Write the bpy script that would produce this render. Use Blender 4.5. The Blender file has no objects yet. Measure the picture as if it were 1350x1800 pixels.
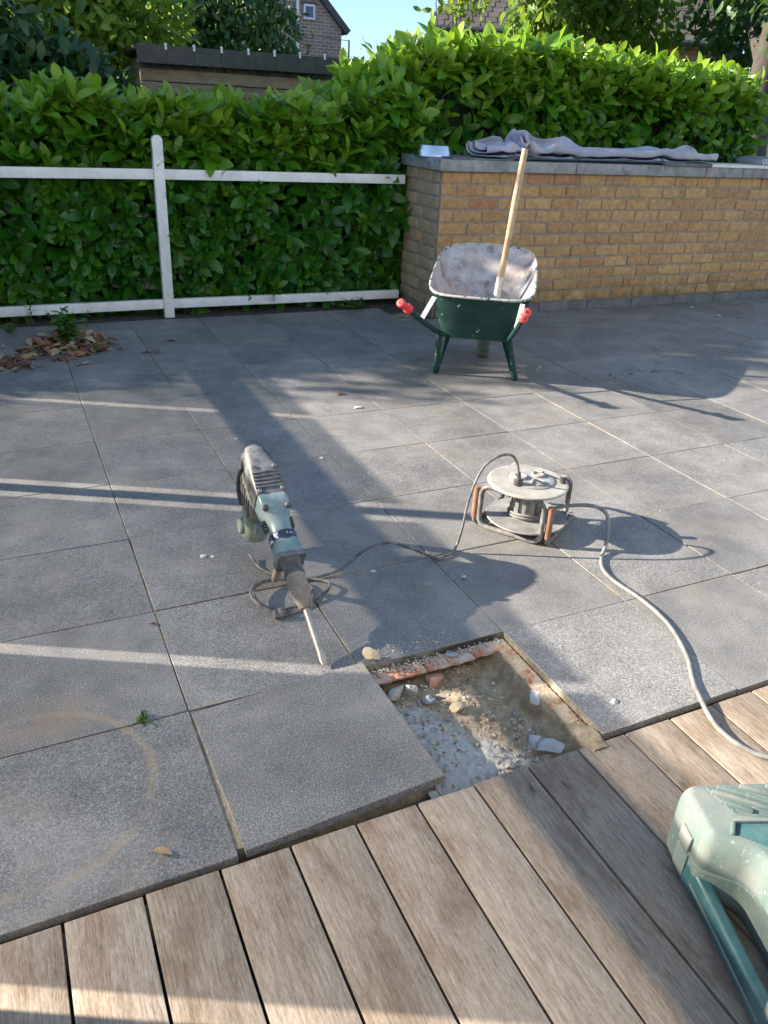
import bpy, bmesh, math, random
import numpy as np
from mathutils import Vector, Matrix, Euler
R_ = math.radians
rnd = random.Random(7)
sc = bpy.context.scene
COL = sc.collection

# ------------------------------------------------------------ camera, sky, sun, exposure
cam = bpy.data.cameras.new('camera'); camo = bpy.data.objects.new('camera', cam); COL.objects.link(camo)
CR = ((0.90590747, -0.42047134, 0.05035382), (-0.15199961, -0.4338362, -0.88807785), (0.3952566, 0.7968626, -0.45692693))
camo.matrix_world = Matrix(((CR[0][0], -CR[1][0], -CR[2][0], -0.27735790), (CR[0][1], -CR[1][1], -CR[2][1], -1.17119436),
                            (CR[0][2], -CR[1][2], -CR[2][2], 1.46563075), (0, 0, 0, 1)))
cam.sensor_fit = 'VERTICAL'; cam.sensor_height = 36.0; cam.lens = 36.0 * 1378 / 1800
cam.clip_start = 0.05; cam.clip_end = 2000
sc.camera = camo
SUN_DIR = Vector((-0.887, 0.462, 0.4205)).normalized()      # towards the sun
world = bpy.data.worlds.new('World'); sc.world = world; world.use_nodes = True
wn = world.node_tree; wn.nodes.clear()
sky = wn.nodes.new('ShaderNodeTexSky'); sky.sky_type = 'NISHITA'; sky.sun_disc = False
sky.sun_elevation = math.asin(SUN_DIR.z); sky.sun_rotation = math.atan2(SUN_DIR.x, SUN_DIR.y)
sky.air_density = 0.75; sky.dust_density = 0.0; sky.ozone_density = 1.3
bg = wn.nodes.new('ShaderNodeBackground'); bg.inputs[1].default_value = 0.14
wo = wn.nodes.new('ShaderNodeOutputWorld')
gam = wn.nodes.new('ShaderNodeGamma'); gam.inputs[1].default_value = 0.5          # a softer, hazier summer sky: horizon and zenith closer together
tint = wn.nodes.new('ShaderNodeMix'); tint.data_type = 'RGBA'; tint.blend_type = 'MULTIPLY'; tint.inputs[0].default_value = 1.0; tint.inputs[7].default_value = (0.74, 0.97, 1.20, 1)
wn.links.new(sky.outputs[0], gam.inputs[0]); wn.links.new(gam.outputs[0], tint.inputs[6]); wn.links.new(tint.outputs[2], bg.inputs[0]); wn.links.new(bg.outputs[0], wo.inputs[0])
sl = bpy.data.lights.new('sun', 'SUN'); sl.energy = 5.0; sl.angle = R_(0.5); sl.color = (1.0, 0.89, 0.74)
so = bpy.data.objects.new('sun', sl); COL.objects.link(so)
so.rotation_euler = SUN_DIR.to_track_quat('Z', 'Y').to_euler(); so.location = (-8, 6, 8)
sc.view_settings.view_transform = 'Standard'; sc.view_settings.look = 'None'
sc.view_settings.exposure = 1.76; sc.view_settings.gamma = 1.0; sc.view_settings.use_curve_mapping = False
sc.cycles.max_bounces = 8; sc.cycles.transparent_max_bounces = 12
sc.cycles.use_denoising = True

# ------------------------------------------------------------ helpers: materials
def L4(c): return (c[0], c[1], c[2], 1.0)
class NT:
    def __init__(s, name, rough=0.6, metal=0.0, spec=0.5):
        s.m = bpy.data.materials.new(name); s.m.use_nodes = True; s.t = s.m.node_tree
        s.b = s.t.nodes['Principled BSDF']; s.out = s.t.nodes['Material Output']
        s.b.inputs['Roughness'].default_value = rough; s.b.inputs['Metallic'].default_value = metal
        s.b.inputs['Specular IOR Level'].default_value = spec
    def n(s, k): return s.t.nodes.new(k)
    def l(s, a, b): s.t.links.new(a, b)
    def put(s, sock, v):
        if hasattr(v, 'is_output'): s.l(v, sock)
        elif isinstance(v, (tuple, list)) and len(v) == 3 and sock.type == 'RGBA': sock.default_value = L4(v)
        else: sock.default_value = v
    def pos(s): return s.n('ShaderNodeNewGeometry').outputs['Position']
    def objco(s, spread=37.0):
        tc = s.n('ShaderNodeTexCoord'); oi = s.n('ShaderNodeObjectInfo'); a = s.n('ShaderNodeVectorMath'); a.operation = 'ADD'
        m = s.n('ShaderNodeMath'); m.operation = 'MULTIPLY'; m.inputs[1].default_value = spread
        s.l(oi.outputs['Random'], m.inputs[0]); s.l(tc.outputs['Object'], a.inputs[0]); s.l(m.outputs[0], a.inputs[1]); return a.outputs[0]
    def rand(s): return s.n('ShaderNodeObjectInfo').outputs['Random']
    def scalev(s, v, k):
        a = s.n('ShaderNodeVectorMath'); a.operation = 'MULTIPLY'; s.put(a.inputs[0], v); a.inputs[1].default_value = k; return a.outputs[0]
    def noise(s, v, scale, detail=4, rough=0.5, dist=0.0):
        a = s.n('ShaderNodeTexNoise'); s.put(a.inputs['Vector'], v); a.inputs['Scale'].default_value = scale
        a.inputs['Detail'].default_value = detail; a.inputs['Roughness'].default_value = rough; a.inputs['Distortion'].default_value = dist
        return a.outputs['Fac']
    def voro(s, v, scale, feat='F1'):
        a = s.n('ShaderNodeTexVoronoi'); a.feature = feat; s.put(a.inputs['Vector'], v); a.inputs['Scale'].default_value = scale; return a
    def ramp(s, f, *st):
        a = s.n('ShaderNodeValToRGB'); e = a.color_ramp.elements
        while len(e) < len(st): e.new(0.5)
        for i, (p, c) in enumerate(st): e[i].position = p; e[i].color = L4(c) if isinstance(c, (tuple, list)) else (c, c, c, 1)
        s.put(a.inputs[0], f); return a.outputs[0]
    def mix(s, f, a, b, mode='MIX'):
        n = s.n('ShaderNodeMix'); n.data_type = 'RGBA'; n.blend_type = mode; n.clamp_factor = True
        s.put(n.inputs[0], f); s.put(n.inputs[6], a); s.put(n.inputs[7], b); return n.outputs[2]
    def math(s, op, a, b=0.0, c=0.0, clamp=False):
        n = s.n('ShaderNodeMath'); n.operation = op; n.use_clamp = clamp
        for i, v in enumerate((a, b, c)): s.put(n.inputs[i], v)
        return n.outputs[0]
    def step(s, f, a, b, to0=0.0, to1=1.0):
        n = s.n('ShaderNodeMapRange'); n.interpolation_type = 'SMOOTHSTEP'; s.put(n.inputs[0], f)
        for i, v in enumerate((a, b, to0, to1)): n.inputs[i + 1].default_value = v
        return n.outputs[0]
    def sep(s, v):
        n = s.n('ShaderNodeSeparateXYZ'); s.put(n.inputs[0], v); return n.outputs
    def dist(s, v, p, sc_=(1, 1, 1)):
        a = s.n('ShaderNodeVectorMath'); a.operation = 'SUBTRACT'; s.put(a.inputs[0], v); a.inputs[1].default_value = p
        b = s.n('ShaderNodeVectorMath'); b.operation = 'MULTIPLY'; s.l(a.outputs[0], b.inputs[0]); b.inputs[1].default_value = sc_
        c = s.n('ShaderNodeVectorMath'); c.operation = 'LENGTH'; s.l(b.outputs[0], c.inputs[0]); return c.outputs['Value']
    def bump(s, h, strength=0.3, d=0.005):
        n = s.n('ShaderNodeBump'); s.put(n.inputs['Height'], h); n.inputs['Strength'].default_value = strength; n.inputs['Distance'].default_value = d
        s.l(n.outputs[0], s.b.inputs['Normal']); return n
    def col(s, c): s.put(s.b.inputs['Base Color'], c)
    def rgh(s, c): s.put(s.b.inputs['Roughness'], c)

def worn(name, c1, c2, scale=12, rough=0.6, metal=0.0, bump=0.15, dust=None, damt=0.4, dscale=9, fleck=None, fl=(0.62, 0.68), flscale=30, spec=0.5, bd=0.002, rr=0.12):
    """an uneven worn surface: two tones, dust that settled in patches, flecks of paint, mortar or rust"""
    k = NT(name, rough, metal, spec); v = k.objco()
    c = k.mix(k.ramp(k.noise(v, scale, 6, 0.6), (0.3, 0.0), (0.7, 1.0)), c1, c2)
    if fleck: c = k.mix(k.step(k.noise(v, flscale, 5, 0.65), fl[0], fl[1]), c, fleck)
    if dust:
        f = k.math('MULTIPLY', k.step(k.noise(v, dscale, 8, 0.68), 0.35, 0.72), damt)
        c = k.mix(f, c, dust)
    k.col(c)
    k.rgh(k.step(k.noise(v, scale * 2, 4), 0.25, 0.75, rough - rr, min(1, rough + rr)))
    if bump: k.bump(k.noise(v, scale * 6, 5, 0.6), bump, bd)
    return k.m

# ------------------------------------------------------------ helpers: geometry
def link(o, parent=None):
    COL.objects.link(o)
    if parent is not None: o.parent = parent
    return o
def tag(o, label=None, cat=None, group=None, kind=None):
    for k, v in (('label', label), ('category', cat), ('group', group), ('kind', kind)):
        if v: o[k] = v
    return o
def thing(name, label, cat, loc=(0, 0, 0), rot=None, group=None):
    o = bpy.data.objects.new(name, None); o.empty_display_size = 0.1; COL.objects.link(o)
    if isinstance(rot, Matrix): o.matrix_world = rot
    else:
        o.location = loc
        if rot: o.rotation_euler = rot
    return tag(o, label, cat, group)

class MB:
    def __init__(s): s.v = []; s.f = []; s.mi = []; s.cur = 0
    def add(s, vs, fs):
        b = len(s.v); s.v += [tuple(q) for q in vs]; s.f += [tuple(b + i for i in q) for q in fs]; s.mi += [s.cur] * len(fs); return s
    def box(s, c, d, rot=None):
        x, y, z = (k / 2 for k in d)
        vs = [Vector(p) for p in ((-x, -y, -z), (x, -y, -z), (x, y, -z), (-x, y, -z), (-x, -y, z), (x, -y, z), (x, y, z), (-x, y, z))]
        if rot is not None: vs = [rot @ p for p in vs]
        return s.add([p + Vector(c) for p in vs], [(3, 2, 1, 0), (4, 5, 6, 7), (0, 1, 5, 4), (1, 2, 6, 5), (2, 3, 7, 6), (3, 0, 4, 7)])
    def loft(s, rings, cap0=True, cap1=True, closed=True):
        n = len(rings[0]); vs = [p for r in rings for p in r]; fs = []
        for i in range(len(rings) - 1):
            for j in range(n if closed else n - 1):
                a, b = i * n + j, i * n + (j + 1) % n; fs.append((a, b, b + n, a + n))
        if cap0: fs.append(tuple(range(n - 1, -1, -1)))
        if cap1: fs.append(tuple((len(rings) - 1) * n + j for j in range(n)))
        return s.add(vs, fs)
    def tube(s, pts, r, seg=10, closed=False, caps=True):
        P = [Vector(p) for p in pts]; n = len(P); rs = r if isinstance(r, (list, tuple)) else [r] * n
        T = []
        for i in range(n):
            a = P[(i - 1) % n] if (closed or i > 0) else P[0]; b = P[(i + 1) % n] if (closed or i < n - 1) else P[-1]
            T.append((b - a).normalized())
        up = Vector((0, 0, 1)) if abs(T[0].z) < 0.9 else Vector((1, 0, 0)); u = (up - T[0] * up.dot(T[0])).normalized(); rings = []
        for i in range(n):
            u = (u - T[i] * u.dot(T[i])).normalized(); w = T[i].cross(u)
            rings.append([P[i] + (u * math.cos(2 * math.pi * k / seg) + w * math.sin(2 * math.pi * k / seg)) * rs[i] for k in range(seg)])
        if closed: rings.append(rings[0])
        return s.loft(rings, caps and not closed, caps and not closed)
    def lathe(s, prof, seg=24, c=(0, 0, 0), M=None, cap0=True, cap1=True):
        rings = []
        for r, z in prof:
            ring = [Vector((r * math.cos(2 * math.pi * k / seg), r * math.sin(2 * math.pi * k / seg), z)) for k in range(seg)]
            if M is not None: ring = [M @ p for p in ring]
            rings.append([p + Vector(c) for p in ring])
        return s.loft(rings, cap0, cap1)
    def prism(s, poly, z0, z1, M=None):
        a = [Vector((x, y, z0)) for x, y in poly]; b = [Vector((x, y, z1)) for x, y in poly]
        if M is not None: a = [M @ p for p in a]; b = [M @ p for p in b]
        return s.loft([a, b])
    def mesh(s, name, mat, bevel=0.0, seg=2, smooth=True, ang=40):
        me = bpy.data.meshes.new(name); me.from_pydata(s.v, [], s.f)
        for m in (mat if isinstance(mat, (list, tuple)) else [mat]): me.materials.append(m)
        if any(s.mi): me.polygons.foreach_set('material_index', s.mi)
        bm = bmesh.new(); bm.from_mesh(me)
        bmesh.ops.recalc_face_normals(bm, faces=bm.faces)
        if bevel:
            bm.edges.ensure_lookup_table()
            es = [e for e in bm.edges if len(e.link_faces) == 2 and e.calc_face_angle(0) > R_(32)]
            bmesh.ops.bevel(bm, geom=es, offset=bevel, segments=seg, profile=0.6, affect='EDGES', clamp_overlap=True)
        bm.to_mesh(me); bm.free()
        if smooth:
            me.polygons.foreach_set('use_smooth', [True] * len(me.polygons)); me.set_sharp_from_angle(angle=R_(ang))
        me.update(); return me
    def build(s, name, mat, parent=None, loc=(0, 0, 0), **kw):
        o = bpy.data.objects.new(name, s.mesh(name, mat, **kw)); o.location = loc; return link(o, parent)

def curve_pts(ctrl, n=8, closed=False):
    """Catmull-Rom through control points"""
    P = [Vector(p) for p in ctrl]; out = []; m = len(P)
    for i in range(m if closed else m - 1):
        if closed: a, b, c, d = P[(i - 1) % m], P[i], P[(i + 1) % m], P[(i + 2) % m]
        else: a, b, c, d = P[max(i - 1, 0)], P[i], P[i + 1], P[min(i + 2, m - 1)]
        for k in range(n):
            t = k / n
            out.append(0.5 * ((2 * b) + (c - a) * t + (2 * a - 5 * b + 4 * c - d) * t * t + (3 * b - a - 3 * c + d) * t ** 3))
    if not closed: out.append(P[-1])
    return out
def rrect(w, h, r, n=6, cx=0, cy=0):
    out = []
    for sx, sy, a0 in ((1, 1, 0), (-1, 1, 90), (-1, -1, 180), (1, -1, 270)):
        for k in range(n + 1):
            a = R_(a0 + 90 * k / n); out.append((cx + sx * (w / 2 - r) + r * math.cos(a), cy + sy * (h / 2 - r) + r * math.sin(a)))
    return out
def frame_from(u, up):
    u = Vector(u).normalized(); up = Vector(up); x = u.cross(up).normalized(); z = x.cross(u).normalized()
    return Matrix((x, u, z)).transposed()

# leaves -----------------------------------------------------
def leaf_base(L=1.0, W=0.36, fold=0.25, curl=0.25, rows=5, wave=0.0):
    vs = []; fs = []
    for i in range(rows + 1):
        t = i / rows; w = W * (max(0.0, math.sin(math.pi * min(1, t ** 1.3 * 0.955 + 0.035))) ** 0.62) * 0.5
        y = L * t; z = -curl * L * t * t
        wv = wave * math.sin(t * 9)
        vs += [(-w, y, z + fold * w + wv * w), (0, y, z), (w, y, z + fold * w - wv * w)]
    for i in range(rows):
        a = i * 3; fs += [(a, a + 1, a + 4, a + 3), (a + 1, a + 2, a + 5, a + 4)]
    return np.array(vs, float), np.array(fs, int)
def leaf_cloud(name, mat, base, D, Nrm, P, S, tint, parent=None, kind='stuff'):
    """D, Nrm, P: (n,3); S: (n,) lengths; all leaves joined in one mesh with a per-leaf tint"""
    bv, bf = base; n = len(P); D = D / np.linalg.norm(D, axis=1, keepdims=True)
    X = np.cross(D, Nrm); X /= np.linalg.norm(X, axis=1, keepdims=True) + 1e-9; Z = np.cross(X, D)
    V = (bv[None, :, 0, None] * X[:, None] + bv[None, :, 1, None] * D[:, None] + bv[None, :, 2, None] * Z[:, None]) * S[:, None, None] + P[:, None]
    nv = len(bv); F = (bf[None] + (np.arange(n) * nv)[:, None, None]).reshape(-1, 4)
    me = bpy.data.meshes.new(name); me.vertices.add(n * nv); me.vertices.foreach_set('co', V.reshape(-1))
    me.loops.add(F.size); me.loops.foreach_set('vertex_index', F.reshape(-1))
    me.polygons.add(len(F)); me.polygons.foreach_set('loop_start', np.arange(len(F)) * 4)
    me.polygons.foreach_set('use_smooth', np.ones(len(F), bool))
    at = me.attributes.new('tint', 'FLOAT', 'POINT'); at.data.foreach_set('value', np.repeat(tint, nv).astype(np.float32))
    me.update(calc_edges=True); me.validate(); me.materials.append(mat)
    o = bpy.data.objects.new(name, me); link(o, parent)
    if kind: o['kind'] = kind
    return o
def leaf_variants(mat, n=14, lo=0.0, hi=1.0, **kw):
    out = []
    for i in range(n):
        v, f = leaf_base(W=0.40 + 0.1 * rnd.random(), fold=0.12 + 0.3 * rnd.random(), curl=0.1 + 0.35 * rnd.random(), rows=6, wave=0.1 * rnd.random())
        me = bpy.data.meshes.new('leaf'); me.from_pydata(v.tolist(), [], f.tolist()); me.materials.append(mat)
        at = me.attributes.new('tint', 'FLOAT', 'POINT'); at.data.foreach_set('value', [lo + (hi - lo) * i / (n - 1)] * len(v))
        me.polygons.foreach_set('use_smooth', [True] * len(me.polygons)); out.append(me)
    return out
def leaf_mat(name, stops, rough=0.38, transl=0.3, tcol=(0.28, 0.5, 0.05), spec=0.5):
    k = NT(name, rough, 0, spec); a = k.n('ShaderNodeAttribute'); a.attribute_name = 'tint'
    v = k.objco(0.0); c = k.ramp(a.outputs['Fac'], *stops)
    c = k.mix(k.step(k.noise(v, 9, 3), 0.3, 0.75, 0.0, 0.45), c, k.mix(1.0, c, (0.55, 0.6, 0.45), 'MULTIPLY'))
    k.col(c)
    tr = k.n('ShaderNodeBsdfTranslucent'); k.put(tr.inputs[0], k.mix(0.5, c, tcol))
    mx = k.n('ShaderNodeMixShader'); mx.inputs[0].default_value = transl
    k.l(k.b.outputs[0], mx.inputs[1]); k.l(tr.outputs[0], mx.inputs[2]); k.l(mx.outputs[0], k.out.inputs[0])
    return k.m
#=MATERIALS=
# ------------------------------------------------------------ materials
def tile_material():
    k = NT('blue_stone', 0.5, 0, 0.5); v = k.objco(53.0); w = k.pos()
    base = k.ramp(k.noise(v, 230, 4, 0.8), (0.34, (0.064, 0.062, 0.061)), (0.5, (0.165, 0.161, 0.159)), (0.67, (0.40, 0.39, 0.38)))
    base = k.mix(k.step(k.noise(v, 320, 2, 0.6), 0.62, 0.72), base, (0.56, 0.55, 0.54))
    tone = k.step(k.rand(), 0, 1, 0.90, 1.10)
    tc = k.n('ShaderNodeCombineColor')
    for i in range(3): k.l(tone, tc.inputs[i])
    base = k.mix(1.0, base, tc.outputs[0], 'MULTIPLY')
    blot = k.step(k.noise(v, 7, 6, 0.62), 0.3, 0.72, 0.82, 1.12); bc = k.n('ShaderNodeCombineColor')
    for i in range(3): k.l(blot, bc.inputs[i])
    base = k.mix(1.0, base, bc.outputs[0], 'MULTIPLY')
    dust = k.math('MULTIPLY', k.step(k.noise(w, 2.3, 9, 0.66, 0.4), 0.44, 0.74), 0.55)
    c = k.mix(dust, base, (0.33, 0.31, 0.28))
    sm = k.scalev(w, (1.0, 2.6, 1.0)); smear = k.math('MULTIPLY', k.step(k.noise(sm, 9, 7, 0.7, 0.6), 0.63, 0.78), 0.5)
    drift = k.step(k.noise(w, 1.3, 6, 0.6, 0.5), 0.32, 0.68, 0.84, 1.16); dc = k.n('ShaderNodeCombineColor')
    for i in range(3): k.l(drift, dc.inputs[i])
    c = k.mix(1.0, c, dc.outputs[0], 'MULTIPLY')
    brn = k.math('MULTIPLY', k.step(k.noise(w, 3.1, 8, 0.68, 0.6), 0.54, 0.72), 0.5); c = k.mix(brn, c, (0.225, 0.185, 0.14))
    spots = k.math('MULTIPLY', k.step(k.noise(w, 34, 4, 0.6, 0.8), 0.68, 0.74), 0.45); c = k.mix(spots, c, (0.075, 0.07, 0.068))
    c = k.mix(smear, c, (0.46, 0.45, 0.43))
    # a flower pot's ring, rusty mud inside it, brown blotches by the deck
    d = k.dist(w, (-0.40, 0.35, 0.0)); d = k.math('ADD', d, k.math('MULTIPLY', k.noise(w, 14, 4), 0.02))
    ring = k.math('SUBTRACT', 1.0, k.step(k.math('ABSOLUTE', k.math('SUBTRACT', d, 0.285)), 0.004, 0.017))
    ring = k.math('MULTIPLY', ring, k.step(k.noise(w, 7, 5, 0.6), 0.34, 0.6, 0.10, 0.5))
    c = k.mix(ring, c, (0.34, 0.26, 0.17))
    bl = k.math('SUBTRACT', 1.0, k.step(k.dist(w, (-0.36, 0.60, 0), (0.8, 1.6, 1)), 0.05, 0.20))
    bl = k.math('MULTIPLY', bl, k.step(k.noise(w, 9, 6, 0.65), 0.36, 0.62, 0.0, 0.62)); c = k.mix(bl, c, (0.27, 0.19, 0.13))
    # sand along the joints
    o = k.sep(k.n('ShaderNodeTexCoord').outputs['Object'])
    e = k.math('MAXIMUM', k.math('ABSOLUTE', o[0]), k.math('ABSOLUTE', o[1]))
    ed = k.math('MULTIPLY', k.step(e, 0.228, 0.249), k.step(k.noise(w, 11, 5, 0.6), 0.45, 0.68, 0.0, 0.34)); c = k.mix(ed, c, (0.33, 0.26, 0.165))
    k.col(c); k.rgh(k.step(k.noise(v, 30, 5), 0.3, 0.7, 0.42, 0.6))
    k.bump(k.noise(v, 300, 4, 0.7), 0.35, 0.0012); return k.m
def wood_material(name, cols, fine=1.0, wet=True, axis=1):
    k = NT(name, 0.72, 0, 0.3); v = k.objco(61.0)
    st = (1, 0.085, 1) if axis == 1 else (0.085, 1, 1)
    sv = k.scalev(v, st)
    g = k.noise(sv, 190 * fine, 8, 0.74, 0.35); g2 = k.noise(k.scalev(v, (1, 0.12, 1) if axis == 1 else (0.12, 1, 1)), 620 * fine, 3, 0.65)
    c = k.ramp(k.math('ADD', k.math('MULTIPLY', g, 0.65), k.math('MULTIPLY', g2, 0.35)), (0.34, cols[0]), (0.5, cols[1]), (0.67, cols[2]))
    big = k.noise(k.scalev(v, (1, 0.4, 1) if axis == 1 else (0.4, 1, 1)), 9, 8, 0.7, 0.3)
    c = k.mix(k.step(big, 0.44, 0.64, 0.0, 0.75), c, k.mix(1.0, c, (0.62, 0.54, 0.47), 'MULTIPLY'))
    tone = k.step(k.rand(), 0, 1, 0.84, 1.14); tc = k.n('ShaderNodeCombineColor')
    for i in range(3): k.l(tone, tc.inputs[i])
    c = k.mix(1.0, c, tc.outputs[0], 'MULTIPLY')
    if wet:
        w = k.pos(); f = None
        for p, s_, r in (((0.714, -0.081, 0), (1, 0.55, 1), 0.011), ((0.733, -0.113, 0), (1, 0.6, 1), 0.008), ((0.742, -0.133, 0), (1, 0.7, 1), 0.006),
                         ((0.80, -0.10, 0), (1, 0.5, 1), 0.012), ((0.845, -0.23, 0), (1, 0.6, 1), 0.006)):
            q = k.math('SUBTRACT', 1.0, k.step(k.math('ADD', k.dist(w, p, s_), k.math('MULTIPLY', k.noise(w, 120, 2), 0.006)), r * 0.7, r * 1.3))
            f = q if f is None else k.math('MAXIMUM', f, q)
        c = k.mix(k.math('MULTIPLY', f, 0.75), c, (0.05, 0.042, 0.04))
        q = k.math('MULTIPLY', k.step(k.noise(w, 150, 5, 0.7), 0.66, 0.72), k.step(k.noise(w, 4, 3), 0.5, 0.65, 0.0, 0.8)); c = k.mix(q, c, (0.52, 0.5, 0.48))
    k.col(c); k.bump(g, 0.45, 0.0018); return k.m
M_tile = tile_material()
M_deck = wood_material('weathered_hardwood', ((0.165, 0.128, 0.098), (0.335, 0.272, 0.215), (0.50, 0.43, 0.36)))
def joint_material():
    k = NT('joint_sand', 0.95, 0, 0.2); w = k.pos()
    c = k.ramp(k.noise(w, 60, 6, 0.7), (0.3, (0.17, 0.14, 0.105)), (0.55, (0.33, 0.285, 0.215)), (0.75, (0.46, 0.415, 0.335)))
    c = k.mix(k.step(k.noise(w, 2.6, 4), 0.46, 0.6), c, (0.07, 0.065, 0.06)); k.col(c); k.bump(k.noise(w, 240, 4), 0.6, 0.004); return k.m
M_joint = joint_material()
def earth_material(name, a, b, c_, sc1=14, sc2=120):
    k = NT(name, 0.95, 0, 0.15); w = k.pos()
    c = k.ramp(k.noise(w, sc1, 8, 0.66), (0.32, a), (0.52, b), (0.72, c_)); s2 = k.noise(w, sc2, 5, 0.7)
    c = k.mix(k.step(s2, 0.56, 0.7), c, k.mix(0.5, c, (0.55, 0.5, 0.42))); k.col(c); k.bump(s2, 0.8, 0.006); return k.m
M_soil = earth_material('garden_soil', (0.035, 0.03, 0.026), (0.06, 0.052, 0.045), (0.11, 0.095, 0.08))
M_grass = earth_material('lawn', (0.03, 0.05, 0.015), (0.05, 0.08, 0.025), (0.07, 0.10, 0.03), 3, 60)
def bed_material():
    k = NT('bed_sand_and_mortar', 0.95, 0, 0.15); w = k.pos()
    sand = k.ramp(k.noise(w, 26, 8, 0.7), (0.3, (0.24, 0.18, 0.115)), (0.5, (0.46, 0.37, 0.255)), (0.7, (0.62, 0.535, 0.40)))
    grey = k.ramp(k.noise(w, 40, 8, 0.7), (0.3, (0.56, 0.55, 0.53)), (0.7, (0.82, 0.80, 0.77)))
    s = k.sep(w)
    f = k.math('ADD', k.math('MULTIPLY', s[0], -2.2), k.math('ADD', k.math('MULTIPLY', s[1], -1.3), k.math('MULTIPLY', k.noise(w, 8, 6, 0.6), 1.1)))
    c = k.mix(k.step(f, -1.35, -1.05), sand, grey)
    up = k.sep(k.n('ShaderNodeNewGeometry').outputs['Normal'])[2]
    c = k.mix(k.step(up, 0.55, 0.85, 1.0, 0.0), c, k.ramp(k.noise(w, 35, 6, 0.7), (0.3, (0.20, 0.135, 0.08)), (0.7, (0.44, 0.32, 0.19))))
    c = k.mix(k.math('MULTIPLY', k.step(k.noise(w, 110, 6, 0.8), 0.54, 0.66), 0.65), c, (0.12, 0.092, 0.07)); c = k.mix(k.step(k.noise(w, 330, 3, 0.8), 0.62, 0.68), c, (0.62, 0.58, 0.5))
    k.col(c); k.bump(k.noise(w, 260, 6, 0.8), 1.0, 0.008); return k.m
M_bed = bed_material()
M_oldbrick = worn('broken_red_brick', (0.40, 0.12, 0.055), (0.58, 0.27, 0.14), 30, 0.9, dust=(0.56, 0.52, 0.46), damt=0.95, dscale=17, bump=0.6, bd=0.004)
M_stone = worn('rubble_stone', (0.36, 0.34, 0.31), (0.55, 0.53, 0.50), 25, 0.92, dust=(0.48, 0.43, 0.36), damt=0.5, bump=0.7, bd=0.004)
M_bluegrit = worn('blue_grey_stone', (0.25, 0.27, 0.30), (0.40, 0.43, 0.47), 25, 0.9, dust=(0.5, 0.48, 0.46), damt=0.5, bump=0.6, bd=0.003)
M_sandstone = worn('mortar_lump', (0.42, 0.35, 0.24), (0.58, 0.50, 0.36), 25, 0.95, bump=0.8, bd=0.004)
M_edge = worn('crumbling_edge', (0.34, 0.26, 0.17), (0.52, 0.44, 0.33), 22, 0.95, fleck=(0.34, 0.13, 0.06), fl=(0.50, 0.62), flscale=13, bump=0.9, bd=0.006)
M_clod = worn('earth_clod', (0.15, 0.105, 0.07), (0.27, 0.20, 0.13), 40, 0.95, bump=0.8, bd=0.004)
M_chip = worn('white_chip', (0.46, 0.45, 0.43), (0.62, 0.61, 0.59), 40, 0.9, bump=0.3)
def brick_material():
    k = NT('yellow_brick', 0.88, 0, 0.2); v = k.objco(43.0); w = k.pos(); r = k.rand()
    c = k.ramp(r, (0.0, (0.48, 0.295, 0.14)), (0.3, (0.55, 0.345, 0.16)), (0.6, (0.59, 0.385, 0.185)), (0.85, (0.51, 0.31, 0.145)), (0.95, (0.49, 0.29, 0.15)), (0.98, (0.47, 0.26, 0.15)), (1.0, (0.48, 0.25, 0.14)))
    c = k.mix(k.step(k.noise(v, 24, 7, 0.7), 0.32, 0.68, 0.0, 0.8), c, k.mix(1.0, c, (0.58, 0.54, 0.50), 'MULTIPLY')); c = k.mix(k.step(k.noise(w, 5, 6, 0.65), 0.45, 0.7, 0.0, 0.45), c, (0.30, 0.225, 0.14))
    z = k.sep(w)[2]
    gr = k.math('MULTIPLY', k.step(z, 0.08, 0.34, 1.0, 0.0), k.step(k.noise(w, 6, 6, 0.65), 0.36, 0.66)); c = k.mix(k.math('MULTIPLY', gr, 0.75), c, (0.11, 0.095, 0.04))
    dr = k.math('MULTIPLY', k.step(k.noise(k.scalev(w, (1, 1, 0.28)), 9, 5, 0.6), 0.52, 0.72), k.step(z, 0.75, 1.06)); c = k.mix(k.math('MULTIPLY', dr, 0.6), c, (0.14, 0.115, 0.085))
    x = k.sep(w)[0]; lf = k.step(x, 2.75, 2.80, 1.0, 0.0)                         # greyer, patchy end of the wall
    c = k.mix(k.math('MULTIPLY', lf, k.step(k.noise(w, 11, 6, 0.65), 0.3, 0.6, 0.2, 0.6)), c, (0.40, 0.365, 0.31))
    fl = k.math('MULTIPLY', k.step(k.noise(w, 55, 5, 0.75), 0.66, 0.72), k.step(k.noise(w, 2.5, 3), 0.46, 0.6)); c = k.mix(fl, c, (0.62, 0.6, 0.55))
    k.col(c); k.bump(k.noise(v, 75, 6, 0.7), 0.55, 0.004); return k.m
M_brick = brick_material()
def mortar_material():
    k = NT('mortar', 0.95, 0, 0.15); w = k.pos()
    c = k.ramp(k.noise(w, 20, 7, 0.7), (0.3, (0.21, 0.185, 0.15)), (0.55, (0.33, 0.29, 0.235)), (0.75, (0.46, 0.42, 0.36)))
    z = k.sep(w)[2]; c = k.mix(k.math('MULTIPLY', k.step(z, 0.06, 0.25, 0.8, 0.0), k.noise(w, 9, 5)), c, (0.07, 0.065, 0.03))
    c = k.mix(k.math('MULTIPLY', k.step(k.noise(w, 40, 5, 0.75), 0.64, 0.7), 0.8), c, (0.6, 0.58, 0.54))
    k.col(c); k.bump(k.noise(w, 120, 5), 0.7, 0.004); return k.m
M_mortar = mortar_material()
M_coping = worn('bluestone_coping', (0.15, 0.155, 0.165), (0.30, 0.305, 0.315), 7, 0.7, dust=(0.42, 0.41, 0.40), damt=0.5, dscale=14, fleck=(0.06, 0.06, 0.06), fl=(0.60, 0.72), flscale=16)
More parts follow.
